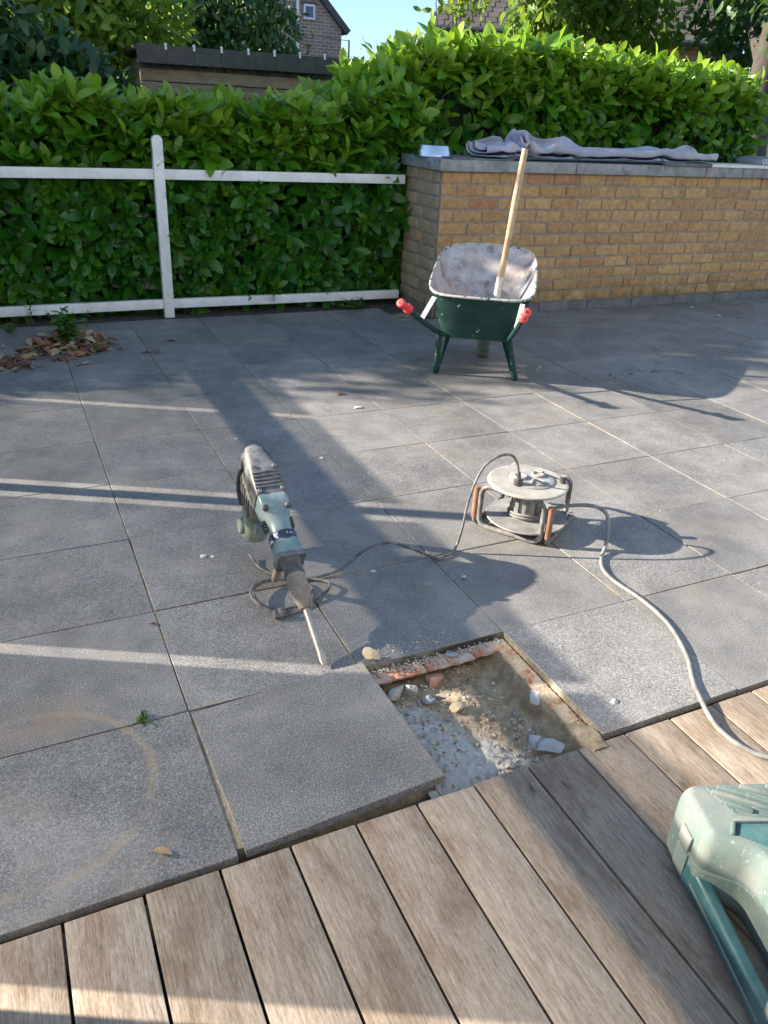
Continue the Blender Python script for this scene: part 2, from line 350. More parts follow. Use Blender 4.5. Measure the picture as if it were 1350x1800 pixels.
M_skirt = worn('dark_skirting', (0.075, 0.076, 0.082), (0.13, 0.13, 0.137), 14, 0.55, dust=(0.27, 0.25, 0.22), damt=0.5)
M_white = worn('white_fence_paint', (0.72, 0.74, 0.76), (0.82, 0.83, 0.84), 6, 0.4, dust=(0.42, 0.45, 0.40), damt=0.5, dscale=8, fleck=(0.30, 0.31, 0.26), fl=(0.66, 0.74), flscale=40, bump=0.1)
M_green = worn('dark_green_paint', (0.004, 0.032, 0.027), (0.007, 0.045, 0.037), 10, 0.55, spec=0.25, dust=(0.14, 0.16, 0.15), damt=0.12, dscale=7, fleck=(0.62, 0.62, 0.59), fl=(0.665, 0.70), flscale=26)
M_crust = worn('mortar_crusted_steel', (0.27, 0.215, 0.195), (0.42, 0.37, 0.355), 5, 0.85, dust=(0.60, 0.60, 0.61), damt=0.75, dscale=9, fleck=(0.13, 0.115, 0.13), fl=(0.54, 0.68), flscale=6, bump=0.6, bd=0.003)
M_rim = worn('mortar_splashed_rim', (0.34, 0.34, 0.325), (0.50, 0.495, 0.47), 20, 0.8, fleck=(0.015, 0.05, 0.045), fl=(0.54, 0.60), flscale=34, bump=0.5)
M_strap = worn('splashed_strap', (0.50, 0.50, 0.47), (0.68, 0.67, 0.64), 20, 0.75, fleck=(0.04, 0.05, 0.05), fl=(0.60, 0.66), flscale=55, bump=0.4)
M_red = worn('red_rubber', (0.66, 0.025, 0.035), (0.78, 0.04, 0.05), 20, 0.45, dust=(0.7, 0.35, 0.33), damt=0.25, bump=0.05)
M_tyre = worn('grey_green_tyre', (0.055, 0.10, 0.085), (0.10, 0.15, 0.13), 20, 0.85, dust=(0.40, 0.38, 0.33), damt=0.5)
M_steel = worn('worn_steel', (0.34, 0.31, 0.27), (0.48, 0.445, 0.40), 30, 0.5, 0.7, dust=(0.34, 0.31, 0.27), damt=0.4)
M_handle = wood_material('ash_handle', ((0.42, 0.30, 0.19), (0.56, 0.42, 0.28), (0.66, 0.52, 0.38)), 2.0, False)
M_cable = worn('dusty_grey_rubber', (0.06, 0.06, 0.063), (0.12, 0.12, 0.12), 30, 0.7, dust=(0.30, 0.29, 0.28), damt=0.7, dscale=30, bump=0.1)
M_cable2 = worn('pale_dusty_rubber', (0.13, 0.13, 0.13), (0.20, 0.20, 0.198), 30, 0.75, dust=(0.30, 0.295, 0.285), damt=0.6, dscale=30, bump=0.1)
M_frame = worn('dusty_black_tube', (0.045, 0.045, 0.05), (0.13, 0.125, 0.12), 18, 0.55, dust=(0.34, 0.325, 0.30), damt=0.7, dscale=16, fleck=(0.30, 0.14, 0.07), fl=(0.60, 0.68), flscale=22)
M_rust = worn('rusty_sleeve', (0.16, 0.065, 0.03), (0.27, 0.125, 0.065), 26, 0.85, dust=(0.34, 0.27, 0.215), damt=0.4, dscale=20, bump=0.5)
M_disc = worn('dusty_cream_plastic', (0.25, 0.238, 0.215), (0.36, 0.345, 0.315), 9, 0.75, dust=(0.42, 0.405, 0.375), damt=0.5, fleck=(0.28, 0.26, 0.23), fl=(0.62, 0.72), flscale=20)
M_disc2 = worn('dusty_grey_plastic', (0.18, 0.18, 0.18), (0.30, 0.298, 0.29), 9, 0.7, dust=(0.40, 0.39, 0.375), damt=0.5)
M_black = worn('black_rubber', (0.02, 0.02, 0.022), (0.045, 0.045, 0.048), 20, 0.55, dust=(0.30, 0.30, 0.30), damt=0.4, dscale=18)
M_cover = worn('dusty_black_cover', (0.022, 0.022, 0.027), (0.055, 0.055, 0.062), 14, 0.5, dust=(0.36, 0.37, 0.365), damt=0.55, dscale=16)
M_vent = worn('dusty_vent_panel', (0.09, 0.087, 0.078), (0.19, 0.18, 0.158), 20, 0.75, dust=(0.45, 0.43, 0.37), damt=0.5)
M_teal = worn('blue_green_casing', (0.12, 0.215, 0.225), (0.165, 0.26, 0.265), 8, 0.38, dust=(0.37, 0.40, 0.38), damt=0.6, dscale=16, bump=0.05)
M_sage = worn('pale_sage_casing', (0.15, 0.205, 0.165), (0.22, 0.275, 0.225), 8, 0.5, dust=(0.46, 0.47, 0.40), damt=0.5, dscale=12, bump=0.08)
M_sleeve = worn('dusty_brown_sleeve', (0.16, 0.125, 0.095), (0.31, 0.245, 0.185), 22, 0.85, dust=(0.44, 0.38, 0.31), damt=0.5, dscale=26, fleck=(0.06, 0.05, 0.045), fl=(0.58, 0.68), flscale=24, bump=0.3)
M_badge = worn('chrome_navy_badge', (0.02, 0.03, 0.07), (0.05, 0.06, 0.11), 20, 0.25, 0.3, fleck=(0.62, 0.62, 0.66), fl=(0.56, 0.60), flscale=55, bump=0)
M_case = worn('dusty_teal_plastic', (0.085, 0.142, 0.136), (0.135, 0.185, 0.175), 9, 0.78, dust=(0.208, 0.214, 0.202), damt=0.95, dscale=7, spec=0.3, fleck=(0.30, 0.32, 0.30), fl=(0.58, 0.70), flscale=120, bump=0.25, bd=0.001)
M_casemid = worn('dusty_teal_field', (0.07, 0.125, 0.122), (0.115, 0.165, 0.158), 12, 0.75, dust=(0.20, 0.222, 0.212), damt=0.8, dscale=20, fleck=(0.30, 0.31, 0.30), fl=(0.56, 0.66), flscale=150, bump=0.4, bd=0.001)
M_casedark = worn('teal_plastic', (0.022, 0.085, 0.095), (0.04, 0.115, 0.12), 8, 0.45, dust=(0.18, 0.235, 0.225), damt=0.35, dscale=8, bump=0.1)
M_latch = worn('grey_clip', (0.12, 0.14, 0.138), (0.20, 0.215, 0.208), 20, 0.5, dust=(0.34, 0.34, 0.32), damt=0.5)
M_alu = worn('brushed_aluminium', (0.78, 0.78, 0.79), (0.86, 0.86, 0.87), 8, 0.22, 1.0, bump=0.03)
M_slate = worn('dark_slate_sheet', (0.07, 0.07, 0.075), (0.12, 0.12, 0.125), 14, 0.6, dust=(0.3, 0.29, 0.28), damt=0.4)
M_cream = worn('cream_board', (0.66, 0.62, 0.53), (0.76, 0.73, 0.65), 8, 0.6, bump=0.05)
M_bagf = worn('dark_grey_bag', (0.13, 0.14, 0.16), (0.20, 0.21, 0.23), 18, 0.8)
def cloth_material():
    k = NT('lilac_grey_cloth', 0.9, 0, 0.2); v = k.objco(0)
    c = k.ramp(k.noise(v, 7, 5), (0.3, (0.33, 0.335, 0.42)), (0.7, (0.46, 0.46, 0.55)))
    c = k.mix(k.math('MULTIPLY', k.step(k.noise(v, 4, 5, 0.6), 0.5, 0.7), 0.6), c, (0.50, 0.46, 0.42))
    k.col(c); k.bump(k.noise(v, 500, 2), 0.2, 0.001); return k.m
M_cloth = cloth_material()
# leaves
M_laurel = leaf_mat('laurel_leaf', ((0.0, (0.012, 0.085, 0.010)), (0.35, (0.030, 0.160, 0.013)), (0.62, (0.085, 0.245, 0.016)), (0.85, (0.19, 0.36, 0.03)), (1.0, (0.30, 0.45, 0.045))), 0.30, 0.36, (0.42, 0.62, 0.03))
M_ivy = leaf_mat('dark_leaf', ((0.0, (0.010, 0.042, 0.016)), (0.6, (0.026, 0.085, 0.026)), (1.0, (0.075, 0.15, 0.035))), 0.45, 0.22)
M_bright = leaf_mat('light_leaf', ((0.0, (0.05, 0.11, 0.015)), (0.5, (0.11, 0.21, 0.025)), (1.0, (0.22, 0.34, 0.04))), 0.5, 0.42, (0.45, 0.6, 0.05))
M_dry = leaf_mat('dry_leaf', ((0.0, (0.15, 0.07, 0.045)), (0.4, (0.28, 0.14, 0.085)), (0.75, (0.38, 0.24, 0.15)), (1.0, (0.42, 0.38, 0.26))), 0.8, 0.1, (0.4, 0.2, 0.1), 0.2)
M_weed = leaf_mat('weed_leaf', ((0.0, (0.04, 0.11, 0.02)), (1.0, (0.12, 0.24, 0.05))), 0.55, 0.3)
M_bark = worn('bark', (0.05, 0.041, 0.035), (0.095, 0.083, 0.073), 16, 0.95, bump=1.0, bd=0.01)
M_stem_and_core = worn('twigs', (0.026, 0.05, 0.016), (0.05, 0.075, 0.028), 12, 0.95, bump=1.0, bd=0.02)  # weed stems, and the dark colour standing in for shade inside the hedges
# far buildings
def farbrick(name, c1, c2, mo):
    k = NT(name, 0.9, 0, 0.2); t = k.n('ShaderNodeTexBrick'); tc = k.n('ShaderNodeTexCoord'); sx = k.sep(tc.outputs['Object']); cb = k.n('ShaderNodeCombineXYZ')
    k.l(k.math('ADD', sx[0], sx[1]), cb.inputs[0]); k.l(sx[2], cb.inputs[1]); k.l(cb.outputs[0], t.inputs['Vector'])
    t.inputs['Scale'].default_value = 4.4; t.inputs['Brick Width'].default_value = 1.0; t.inputs['Row Height'].default_value = 0.34; t.inputs['Mortar Size'].default_value = 0.045
    t.inputs['Color1'].default_value = L4(c1); t.inputs['Color2'].default_value = L4(c2); t.inputs['Mortar'].default_value = L4(mo)
    k.col(k.mix(k.step(k.noise(tc.outputs['Object'], 2, 5), 0.35, 0.7, 0.0, 0.4), t.outputs[0], k.mix(0.5, t.outputs[0], (0.12, 0.10, 0.09)))); k.bump(t.outputs['Fac'], 0.3, -0.01); return k.m
M_far1 = farbrick('brown_brick', (0.25, 0.18, 0.155), (0.32, 0.24, 0.205), (0.44, 0.42, 0.40))  # lightened and greyed: distance haze put into the brick colour
M_far2 = farbrick('orange_brick', (0.36, 0.16, 0.085), (0.46, 0.23, 0.13), (0.42, 0.36, 0.3))
M_roof = worn('grey_brown_roof_tile', (0.075, 0.06, 0.05), (0.13, 0.105, 0.09), 5, 0.85, dust=(0.17, 0.16, 0.135), damt=0.5)
M_darkroof = worn('dark_verge', (0.05, 0.055, 0.065), (0.09, 0.095, 0.105), 5, 0.7)
M_epdm = worn('dark_roof_sheet', (0.022, 0.026, 0.034), (0.045, 0.05, 0.06), 5, 0.5, dust=(0.10, 0.11, 0.06), damt=0.4)
M_shed = wood_material('shed_boards', ((0.17, 0.14, 0.105), (0.28, 0.235, 0.18), (0.38, 0.33, 0.265)), 0.5, False, 0)
M_pvc = worn('white_pvc', (0.74, 0.75, 0.76), (0.80, 0.81, 0.82), 6, 0.4, bump=0)
def glassm(name, c, rough=0.05):
    k = NT(name, rough, 0, 0.8); k.col(c); return k.m
M_pane = glassm('window_glass', (0.10, 0.18, 0.34), 0.08)
def screen_material():
    k = NT('tinted_screen_glass', 0.12, 0, 0.5); k.col((0.10, 0.11, 0.12))
    tr = k.n('ShaderNodeBsdfTransparent'); tr.inputs[0].default_value = (0.61, 0.605, 0.59, 1); mx = k.n('ShaderNodeMixShader'); mx.inputs[0].default_value = 0.92
    k.l(k.b.outputs[0], mx.inputs[1]); k.l(tr.outputs[0], mx.inputs[2]); k.l(mx.outputs[0], k.out.inputs[0]); return k.m
M_screen = screen_material()
M_render = worn('white_render', (0.60, 0.59, 0.57), (0.66, 0.65, 0.63), 6, 0.9, bump=0.3)
M_anth = worn('anthracite_metal', (0.05, 0.052, 0.056), (0.07, 0.072, 0.076), 8, 0.45, bump=0)
#=STRUCTURE=
from mathutils import noise as mnoise
def fbm(p, s, o=4):
    return mnoise.fractal(Vector(p) * s, 1.0, 2.0, o)

# ------------------------------------------------------------ ground and patio
g = MB(); G0 = 400.0
for x0, x1, y0, y1 in ((-G0, -1.6, -G0, G0), (9.0, G0, -G0, G0), (-1.6, 9.0, 4.80, G0), (-1.6, 9.0, -G0, -3.0)):
    g.add([(x0, y0, 0), (x1, y0, 0), (x1, y1, 0), (x0, y1, 0)], [(0, 1, 2, 3)])
tag(g.build('ground', M_grass, loc=(0, 0, -0.05), smooth=False), kind='structure')
g = MB(); g.box((3.7, 0.9, -0.16), (10.6, 7.8, 0.02)); tag(g.build('subsoil', M_soil, smooth=False), kind='structure')
patio_bed = MB(); z = -0.0045
for x0, x1, y0, y1 in ((-1.5, 0.5, 0.022, 4.76), (1.0, 7.5, 0.022, 4.76), (0.5, 1.0, 0.5, 4.76)):
    patio_bed.box(((x0 + x1) / 2, (y0 + y1) / 2, z - 0.05), (x1 - x0, y1 - y0, 0.1))
patio = tag(patio_bed.build('patio', M_joint, smooth=False), kind='structure')
_tc = {}
def tile_mesh(w, h):
    key = (round(w, 3), round(h, 3))
    if key not in _tc:
        b = MB(); b.box((0, 0, -0.0125), (w, h, 0.025)); _tc[key] = b.mesh('paving_tile', M_tile, bevel=0.0012, seg=1)
    return _tc[key]
J = 0.0042
for i in range(-3, 15):
    for j in range(0, 10):
        if (i, j) in ((0, 0), (1, 0)): continue
        x0, y0, w, h = i * 0.5, j * 0.5, 0.5, 0.5
        if j == 8 and x0 >= 2.5: h = 0.312
        if j == 9:
            if x0 >= 2.5: continue
            h = 0.25
        if i == 14: continue
        o = bpy.data.objects.new('paving_tile', tile_mesh(w - J, h - J)); link(o, patio)
        o.location = (x0 + w / 2 + rnd.uniform(-.0012, .0012), y0 + h / 2 + rnd.uniform(-.0012, .0012), rnd.uniform(-0.0012, 0.0012))
        o.rotation_euler = (rnd.uniform(-.0022, .0022), rnd.uniform(-.0022, .0022), rnd.uniform(-.0025, .0025))
g = MB(); n = 60
vs = []; fs = []
for i in range(n + 1):
    for j in range(10):
        x = -2.5 + 5.28 * i / n; y = 4.742 + 0.3 * j / 9
        vs.append((x, y, -0.004 + 0.012 * fbm((x, y, 0), 9) + 0.02 * j / 9))
for i in range(n):
    for j in range(9): a = i * 10 + j; fs.append((a, a + 10, a + 11, a + 1))
g.add(vs, fs); tag(g.build('soil_strip', M_soil), kind='structure')

# the lifted tile
b = MB(); b.box((0, 0, -0.0125), (0.505, 0.484, 0.025))
lt = b.build('paving_tile', M_tile, bevel=0.0015, seg=1)
P00, P10, P11, P01 = Vector((0.004, 0.002, 0.002)), Vector((0.515, 0.006, 0.024)), Vector((0.52, 0.509, 0.016)), Vector((0.006, 0.489, 0.000))
ctr = (P00 + P10 + P11 + P01) / 4; ex = ((P10 - P00) + (P11 - P01)).normalized(); ey = ((P01 - P00) + (P11 - P10)); ey = (ey - ex * ey.dot(ex)).normalized(); ez = ex.cross(ey)
lt.matrix_world = Matrix.Translation(ctr + ez * 0.002) @ Matrix((ex, ey, ez)).transposed().to_4x4()
tag(lt, 'loose grey stone tile prised up at one corner beside the square hole', 'paving tile')

# the hole
g = MB(); n = 70; vs = []; fs = []
def sm(a, b_, x): t = min(1, max(0, (x - a) / (b_ - a))); return t * t * (3 - 2 * t)
for i in range(n + 1):
    for j in range(n + 1):
        x = 0.478 + 0.53 * i / n; y = -0.035 + 0.545 * j / n
        e = 0.012 * fbm((x, y, 1), 22, 3)
        z = -0.072 + 0.010 * fbm((x, y, 3), 7, 5) + 0.007 * fbm((x, y, 9), 45, 3) + 0.004 * fbm((x, y, 2), 130, 2)
        wall_r = sm(0.885 + e, 0.955 + e * 0.6, x); z = z * (1 - wall_r) + (-0.024 + 0.006 * fbm((x, y, 4), 40, 3)) * wall_r
        wall_l = 1 - sm(0.498 + e * 0.4, 0.533 + e * 0.6, x); z = z * (1 - wall_l) + (-0.026 + 0.004 * fbm((x, y, 5), 40, 3)) * wall_l
        corner = sm(0.82, 0.95, x) * sm(0.14, 0.0, y) ; z += 0.02 * corner
        if y > 0.497 or x > 1.0: z = -0.03 if x > 0.93 else min(z, -0.03)
        vs.append((x, y, z))
for i in range(n):
    for j in range(n): a = i * (n + 1) + j; fs.append((a, a + n + 1, a + n + 2, a + 1))
g.add(vs, fs); hole = tag(g.build('hole_bed', M_bed, ang=70), kind='structure')
def broken_brick(x0, x1, y0, y1, zt, seed, name='brick'):
    """what is left of a hollow brick: a thin ragged shelf with its broken ribs"""
    r = random.Random(seed); b = MB(); n = 22
    front = [(x0 + (x1 - x0) * i / n, y0 + 0.004 * fbm((x0 + (x1 - x0) * i / n, seed, 0), 38, 3)) for i in range(n + 1)]
    top = front + [(x1, y1), (x0, y1)]
    b.loft([[Vector((x, y, zt - 0.007)) for x, y in top], [Vector((x, y, zt + 0.0015 * r.uniform(-1, 1))) for x, y in top]])
    for row in range(2):
        for i in range(int((x1 - x0) / 0.017)):
            if r.random() < 0.42 or fbm((x0 + 0.010 + i * 0.017, 5, seed), 9, 2) < -0.05: continue
            xx = x0 + 0.010 + i * 0.017; b.box((xx, y0 + 0.014 + 0.019 * row, zt + 0.002), (0.0075 + 0.003 * r.random(), 0.012 + 0.006 * r.random(), 0.003 + 0.005 * r.random()), Euler((r.uniform(-.15, .15), r.uniform(-.15, .15), r.uniform(-.25, .25))).to_matrix())
    return b.build(name, M_oldbrick, hole, smooth=False)
broken_brick(0.524, 0.695, 0.438, 0.488, -0.022, 1); broken_brick(0.700, 0.862, 0.436, 0.490, -0.020, 2); broken_brick(0.866, 0.975, 0.440, 0.491, -0.018, 3)
b = MB(); ring = []                                                # rubble lip left where the tile lay on its mortar
for k in range(60):
    t = k / 59; x = 0.53 + 0.44 * t; h = 0.006 + 0.008 * abs(fbm((x, 0, 0), 60, 3))
    ring.append([Vector((x, 0.484 + 0.006 * fbm((x, 1, 0), 50, 2), -0.03)), Vector((x, 0.488, -0.03 + h)), Vector((x, 0.499, -0.03 + h)), Vector((x, 0.4995, -0.03))])
b.loft(ring); b.build('mortar_lip', M_joint, hole)
b = MB(); ring = []
for k in range(70):
    t = k / 69; y = 0.02 + 0.47 * t; h = 0.010 + 0.008 * abs(fbm((y, 0, 4), 50, 3)); x0 = 0.945 + 0.010 * fbm((y, 1, 0), 25, 3)
    ring.append([Vector((x0, y, -0.045)), Vector((x0 + 0.004, y, -0.03 + h)), Vector((0.992, y, -0.026 + h * 0.8)), Vector((0.9985, y, -0.03))])
b.loft(ring); b.build('mortar_lip', M_edge, hole)

def rock_mesh(seed, mat, sx, sy, sz, rough=0.28, name='stone'):
    bm = bmesh.new(); bmesh.ops.create_icosphere(bm, subdivisions=3, radius=0.5)
    o = Vector((seed * 3.1, seed * 1.7, seed))
    r = random.Random(seed); pl = [Vector((r.gauss(0, 1), r.gauss(0, 1), r.gauss(0, 1))).normalized() for _ in range(11)]
    for v in bm.verts:
        d = v.co.normalized(); k = 1 + rough * mnoise.fractal(d * 1.6 + o, 1, 2, 3)
        p = d * 0.5 * k
        for q in pl:
            s = p.dot(q) - 0.29
            if s > 0: p -= q * s
        v.co = Vector((p.x * sx, p.y * sy, p.z * sz))
    me = bpy.data.meshes.new(name); bm.to_mesh(me); bm.free(); me.materials.append(mat)
    me.polygons.foreach_set('use_smooth', [True] * len(me.polygons)); me.set_sharp_from_angle(angle=R_(28)); return me
def rock(name, label, cat, seed, mat, size, loc, rz=0, group=None, tilt=(0, 0)):
    o = bpy.data.objects.new(name, rock_mesh(seed, mat, *size)); link(o); o.location = loc; o.rotation_euler = (tilt[0], tilt[1], rz)
    return tag(o, label, cat, group)
RB = 'rubble pieces in the hole'
rock('rubble_stone', 'pale angular stone under the broken red brick at the hole corner nearest the chisel', 'stone', 11, M_stone, (0.085, 0.05, 0.045), (0.573, 0.405, -0.046), 0.5, RB)
rock('rubble_stone', 'small round pale stone right beside the angular one under the broken brick', 'stone', 12, M_stone, (0.045, 0.045, 0.04), (0.622, 0.405, -0.044), 0.2, RB)
rock('rubble_stone', 'whitish stone on the dusty hole floor below the middle of the brick edge', 'stone', 13, M_bluegrit, (0.045, 0.05, 0.03), (0.657, 0.355, -0.058), 0.9, RB)
rock('rubble_stone', 'sunlit yellowish lump in the middle of the hole floor', 'stone', 14, M_sandstone, (0.065, 0.045, 0.04), (0.728, 0.30, -0.056), 0.3, RB)
rock('rubble_stone', 'flat blue grey slab of stone lying near the deck inside the hole', 'stone', 15, M_bluegrit, (0.11, 0.055, 0.028), (0.87, 0.055, -0.047), -0.55, RB, (0.15, -0.1))
rock('rubble_stone', 'white wedge of mortar sticking up against the right side of the hole', 'stone', 16, M_chip, (0.05, 0.09, 0.045), (0.945, 0.225, -0.035), -0.35, RB, (0, 0.5))
rock('rubble_stone', 'yellowish triangular lump lying on the corner of the lifted tile', 'stone', 17, M_sandstone, (0.042, 0.06, 0.045), (0.545, 0.517, 0.022), 0.4, RB)
rock('rubble_stone', 'brown half buried stone in the shade under the middle of the broken brick', 'stone', 18, M_oldbrick, (0.07, 0.05, 0.06), (0.715, 0.43, -0.060), 0.1, RB)
rock('rubble_stone', 'pinkish rough lump by the deck end of the hole amid small gravel', 'stone', 19, M_stone, (0.04, 0.035, 0.03), (0.745, 0.052, -0.060), 0.6, RB)
rock('rubble_stone', 'grey flat chip lying on top of the broken brick ledge', 'stone', 20, M_bluegrit, (0.055, 0.02, 0.012), (0.80, 0.468, -0.012), -0.5, RB)
rock('rubble_stone', 'blue grey stone half buried beside the flat slab in the hole', 'stone', 21, M_bluegrit, (0.06, 0.05, 0.035), (0.855, 0.105, -0.060), 0.9, RB)
b = MB(); rg = random.Random(3)                                   # gravel and crumbs nobody could count
def crumb(b, x, y, z, s):
    q = [Vector((rg.uniform(-1, 1), rg.uniform(-1, 1), rg.uniform(-.7, .7))).normalized() * s * rg.uniform(.6, 1.1) for _ in range(6)]
    base = [Vector((s, 0, 0)), Vector((0, s, 0)), Vector((-s, 0, 0)), Vector((0, -s, 0)), Vector((0, 0, s * .7)), Vector((0, 0, -s * .7))]
    pv = [p + d * 0.45 + Vector((x, y, z)) for p, d in zip(base, q)]
    b.add(pv, [(0, 1, 4), (1, 2, 4), (2, 3, 4), (3, 0, 4), (1, 0, 5), (2, 1, 5), (3, 2, 5), (0, 3, 5)])
def hz(x, y): return -0.072 + 0.010 * fbm((x, y, 3), 7, 5) + 0.007 * fbm((x, y, 9), 45, 3)
for k in range(2600):
    x = rg.uniform(0.53, 0.92); y = rg.uniform(-0.005, 0.47)
    if fbm((x, y, 20), 6, 3) < -0.12 and rg.random() < 0.9: continue
    b.cur = rg.choice((0, 0, 1, 2, 2, 3, 3)); crumb(b, x, y, hz(x, y), 0.0012 + 0.0065 * rg.random() ** 4)
for k in range(70):
    b.cur = rg.choice((0, 0, 1, 2)); x = rg.uniform(0.55, 0.93); y = rg.uniform(0.02, 0.45); crumb(b, x, y, hz(x, y) + 0.002, rg.uniform(.004, .009))
for k in range(60):
    b.cur = rg.choice((0, 1, 2)); x = rg.uniform(0.56, 0.72); y = rg.uniform(0.30, 0.44); crumb(b, x, y, hz(x, y) + 0.002, rg.uniform(.002, .008))
for k in range(90):
    b.cur = rg.choice((0, 1)); x = rg.gauss(0.71, 0.035); y = abs(rg.gauss(0, 0.03)) + 0.005; crumb(b, x, y, hz(x, y) + 0.004, rg.uniform(.004, .010))
for k in range(240):
    b.cur = rg.choice((0, 1, 2)); x = rg.uniform(0.53, 0.98); y = rg.gauss(0.478, 0.012); crumb(b, x, y, -0.016, rg.uniform(.0015, .006))
tag(b.build('gravel', [M_stone, M_bluegrit, M_sandstone, M_clod], smooth=False), kind='stuff')
b = MB()
for k in range(150):
    t = rg.random(); x = 0.55 + 0.25 * t + rg.gauss(0, .03); y = 0.515 + abs(rg.gauss(0, 0.035)); b.cur = rg.choice((0, 1)); crumb(b, x, y, 0.0015, 0.0008 + 0.004 * rg.random() ** 3)
for k in range(500):
    x = rg.uniform(-0.5, 3.2); y = rg.uniform(0.02, 3.6)
    if (0.48 < x < 1.03 and y < 0.53) or (x < 0.55 and y < .53): continue
    b.cur = rg.choice((0, 1)); crumb(b, x, y, 0.0015, 0.0007 + 0.0028 * rg.random() ** 4)
tag(b.build('grit', [M_chip, M_sandstone], smooth=False), kind='stuff')

# ------------------------------------------------------------ deck
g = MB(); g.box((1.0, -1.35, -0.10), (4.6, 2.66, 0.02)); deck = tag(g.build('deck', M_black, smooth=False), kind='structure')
PW = 0.1587
b = MB(); b.box((0, -1.25, -0.0125), (PW - 0.0065, 2.5, 0.025)); pm = b.mesh('plank', M_deck, bevel=0.0022, seg=2)
for k in range(-3, 16):
    o = bpy.data.objects.new('plank', pm); link(o, deck); o.location = (-0.365 + PW * (k + 0.5), -0.0125 + rnd.uniform(-.0025, .0025), -0.006 + rnd.uniform(-.001, .001)); o.rotation_euler = (0, rnd.uniform(-.003, .003), 0)
b = MB(); b.box((1.0, -0.045, -0.06), (4.2, 0.06, 0.05)); b.build('joist', M_deck, deck, smooth=False)

# ------------------------------------------------------------ unseen white house wall, added behind the camera to bounce fill light
hm = thing('bounce_house_wall', 'unseen white rendered house wall with glazed doors, added behind the deck to bounce light', 'house', (1.0, -2.75, 0))
b = MB()
for c, d in (((-4.6, -0.15, 2.9), (4.8, 0.3, 5.8)), ((4.6, -0.15, 2.9), (4.8, 0.3, 5.8)), ((0, -0.15, 4.1), (4.4, 0.3, 3.4))): b.box(c, d)
b.build('wall', M_render, hm, smooth=False)
for x in (-1.1, 1.1):
    b = MB(); b.box((x - 1.06, -0.12, 1.2), (.07, .08, 2.4)); b.box((x + 1.06, -0.12, 1.2), (.07, .08, 2.4)); b.box((x, -0.12, 2.36), (2.05, .08, .08)); b.box((x, -0.12, .05), (2.05, .08, .1))
    d_ = b.build('door', M_anth, hm, smooth=False); b = MB(); b.box((x, -0.13, 1.2), (2.05, .02, 2.24)); b.build('pane', M_pane, d_, smooth=False)

# ------------------------------------------------------------ brick wall
wall = thing('garden_wall', 'low yellow brick wall with bluestone coping below the tall hedge', 'wall', (2.77, 4.33, 0))
WX0, WX1, WY0, WY1 = 0.0, 4.55, 0.0, 0.58
b = MB(); b.box(((WX0 + WX1) / 2, (WY0 + WY1) / 2, 0.54), (WX1 - WX0 - 0.011, WY1 - WY0 - 0.011, 1.08)); b.build('mortar', M_mortar, wall, smooth=False)
BL, BH, MJ = 0.253, 0.0914, 0.016
_bm = {}
def brick_mesh(l, axis, var):
    key = (round(l, 3), axis, var)
    if key not in _bm:
        r = random.Random(hash(key) % 1000 + var); b = MB(); d = (l, 0.03, BH - MJ) if axis == 0 else (0.03, l, BH - MJ)
        b.box((0, 0, 0), d); b.v = [tuple(Vector(p) + Vector((r.uniform(-1, 1), r.uniform(-1, 1), r.uniform(-1, 1))) * 0.0022) for p in b.v]
        _bm[key] = b.mesh('brick', M_brick, bevel=0.0045, seg=2, ang=50)
    return _bm[key]
def lay(x, y, z, l, axis):
    o = bpy.data.objects.new('brick', brick_mesh(l, axis, rnd.randrange(5))); link(o, wall)
    o.location = (x, y, z); o.rotation_euler = (rnd.uniform(-.006, .006), rnd.uniform(-.008, .008), rnd.uniform(-.006, .006))
for row in range(11):
    z = 0.078 + BH * (row + 0.5); off = (0.0, 0.5)[row % 2] * BL + rnd.uniform(-.012, .012); x = 0.0; first = True
    l = BL - (0.0 if row % 2 == 0 else BL / 2)
    while x < WX1 - 0.05:
        ln = min(l, WX1 - x) + rnd.uniform(-.004, .004); lay(x + ln / 2, 0.0125 + rnd.uniform(-.0025, .0025), z + rnd.uniform(-.002, .002), max(0.05, ln - MJ), 0)
        x += ln; l = BL
    y = 0.03; l = (BL / 2 if row % 2 == 0 else BL) - 0.03
    while y < WY1 - 0.03:
        ln = min(l, WY1 - y); lay(0.0125 + rnd.uniform(-.002, .002), y + ln / 2, z, max(0.04, ln - MJ), 1); y += ln; l = BL * 0.75 if rnd.random() < .3 else BL
cx = [-0.045, 1.18, 2.55, 2.99, 4.25, 4.60]
for a, c in zip(cx[:-1], cx[1:]):
    b = MB(); b.box(((a + c) / 2, 0.285, 1.122), (c - a - 0.008, 0.66, 0.078)); b.build('coping_stone', M_coping, wall, bevel=0.004, seg=2)
x = 0.03
while x < 4.5:
    b = MB(); b.box((x + 0.247, -0.009, 0.036), (0.494, 0.016, 0.074)); b.build('skirting_tile', M_skirt, wall, bevel=0.0015, seg=1); x += 0.5

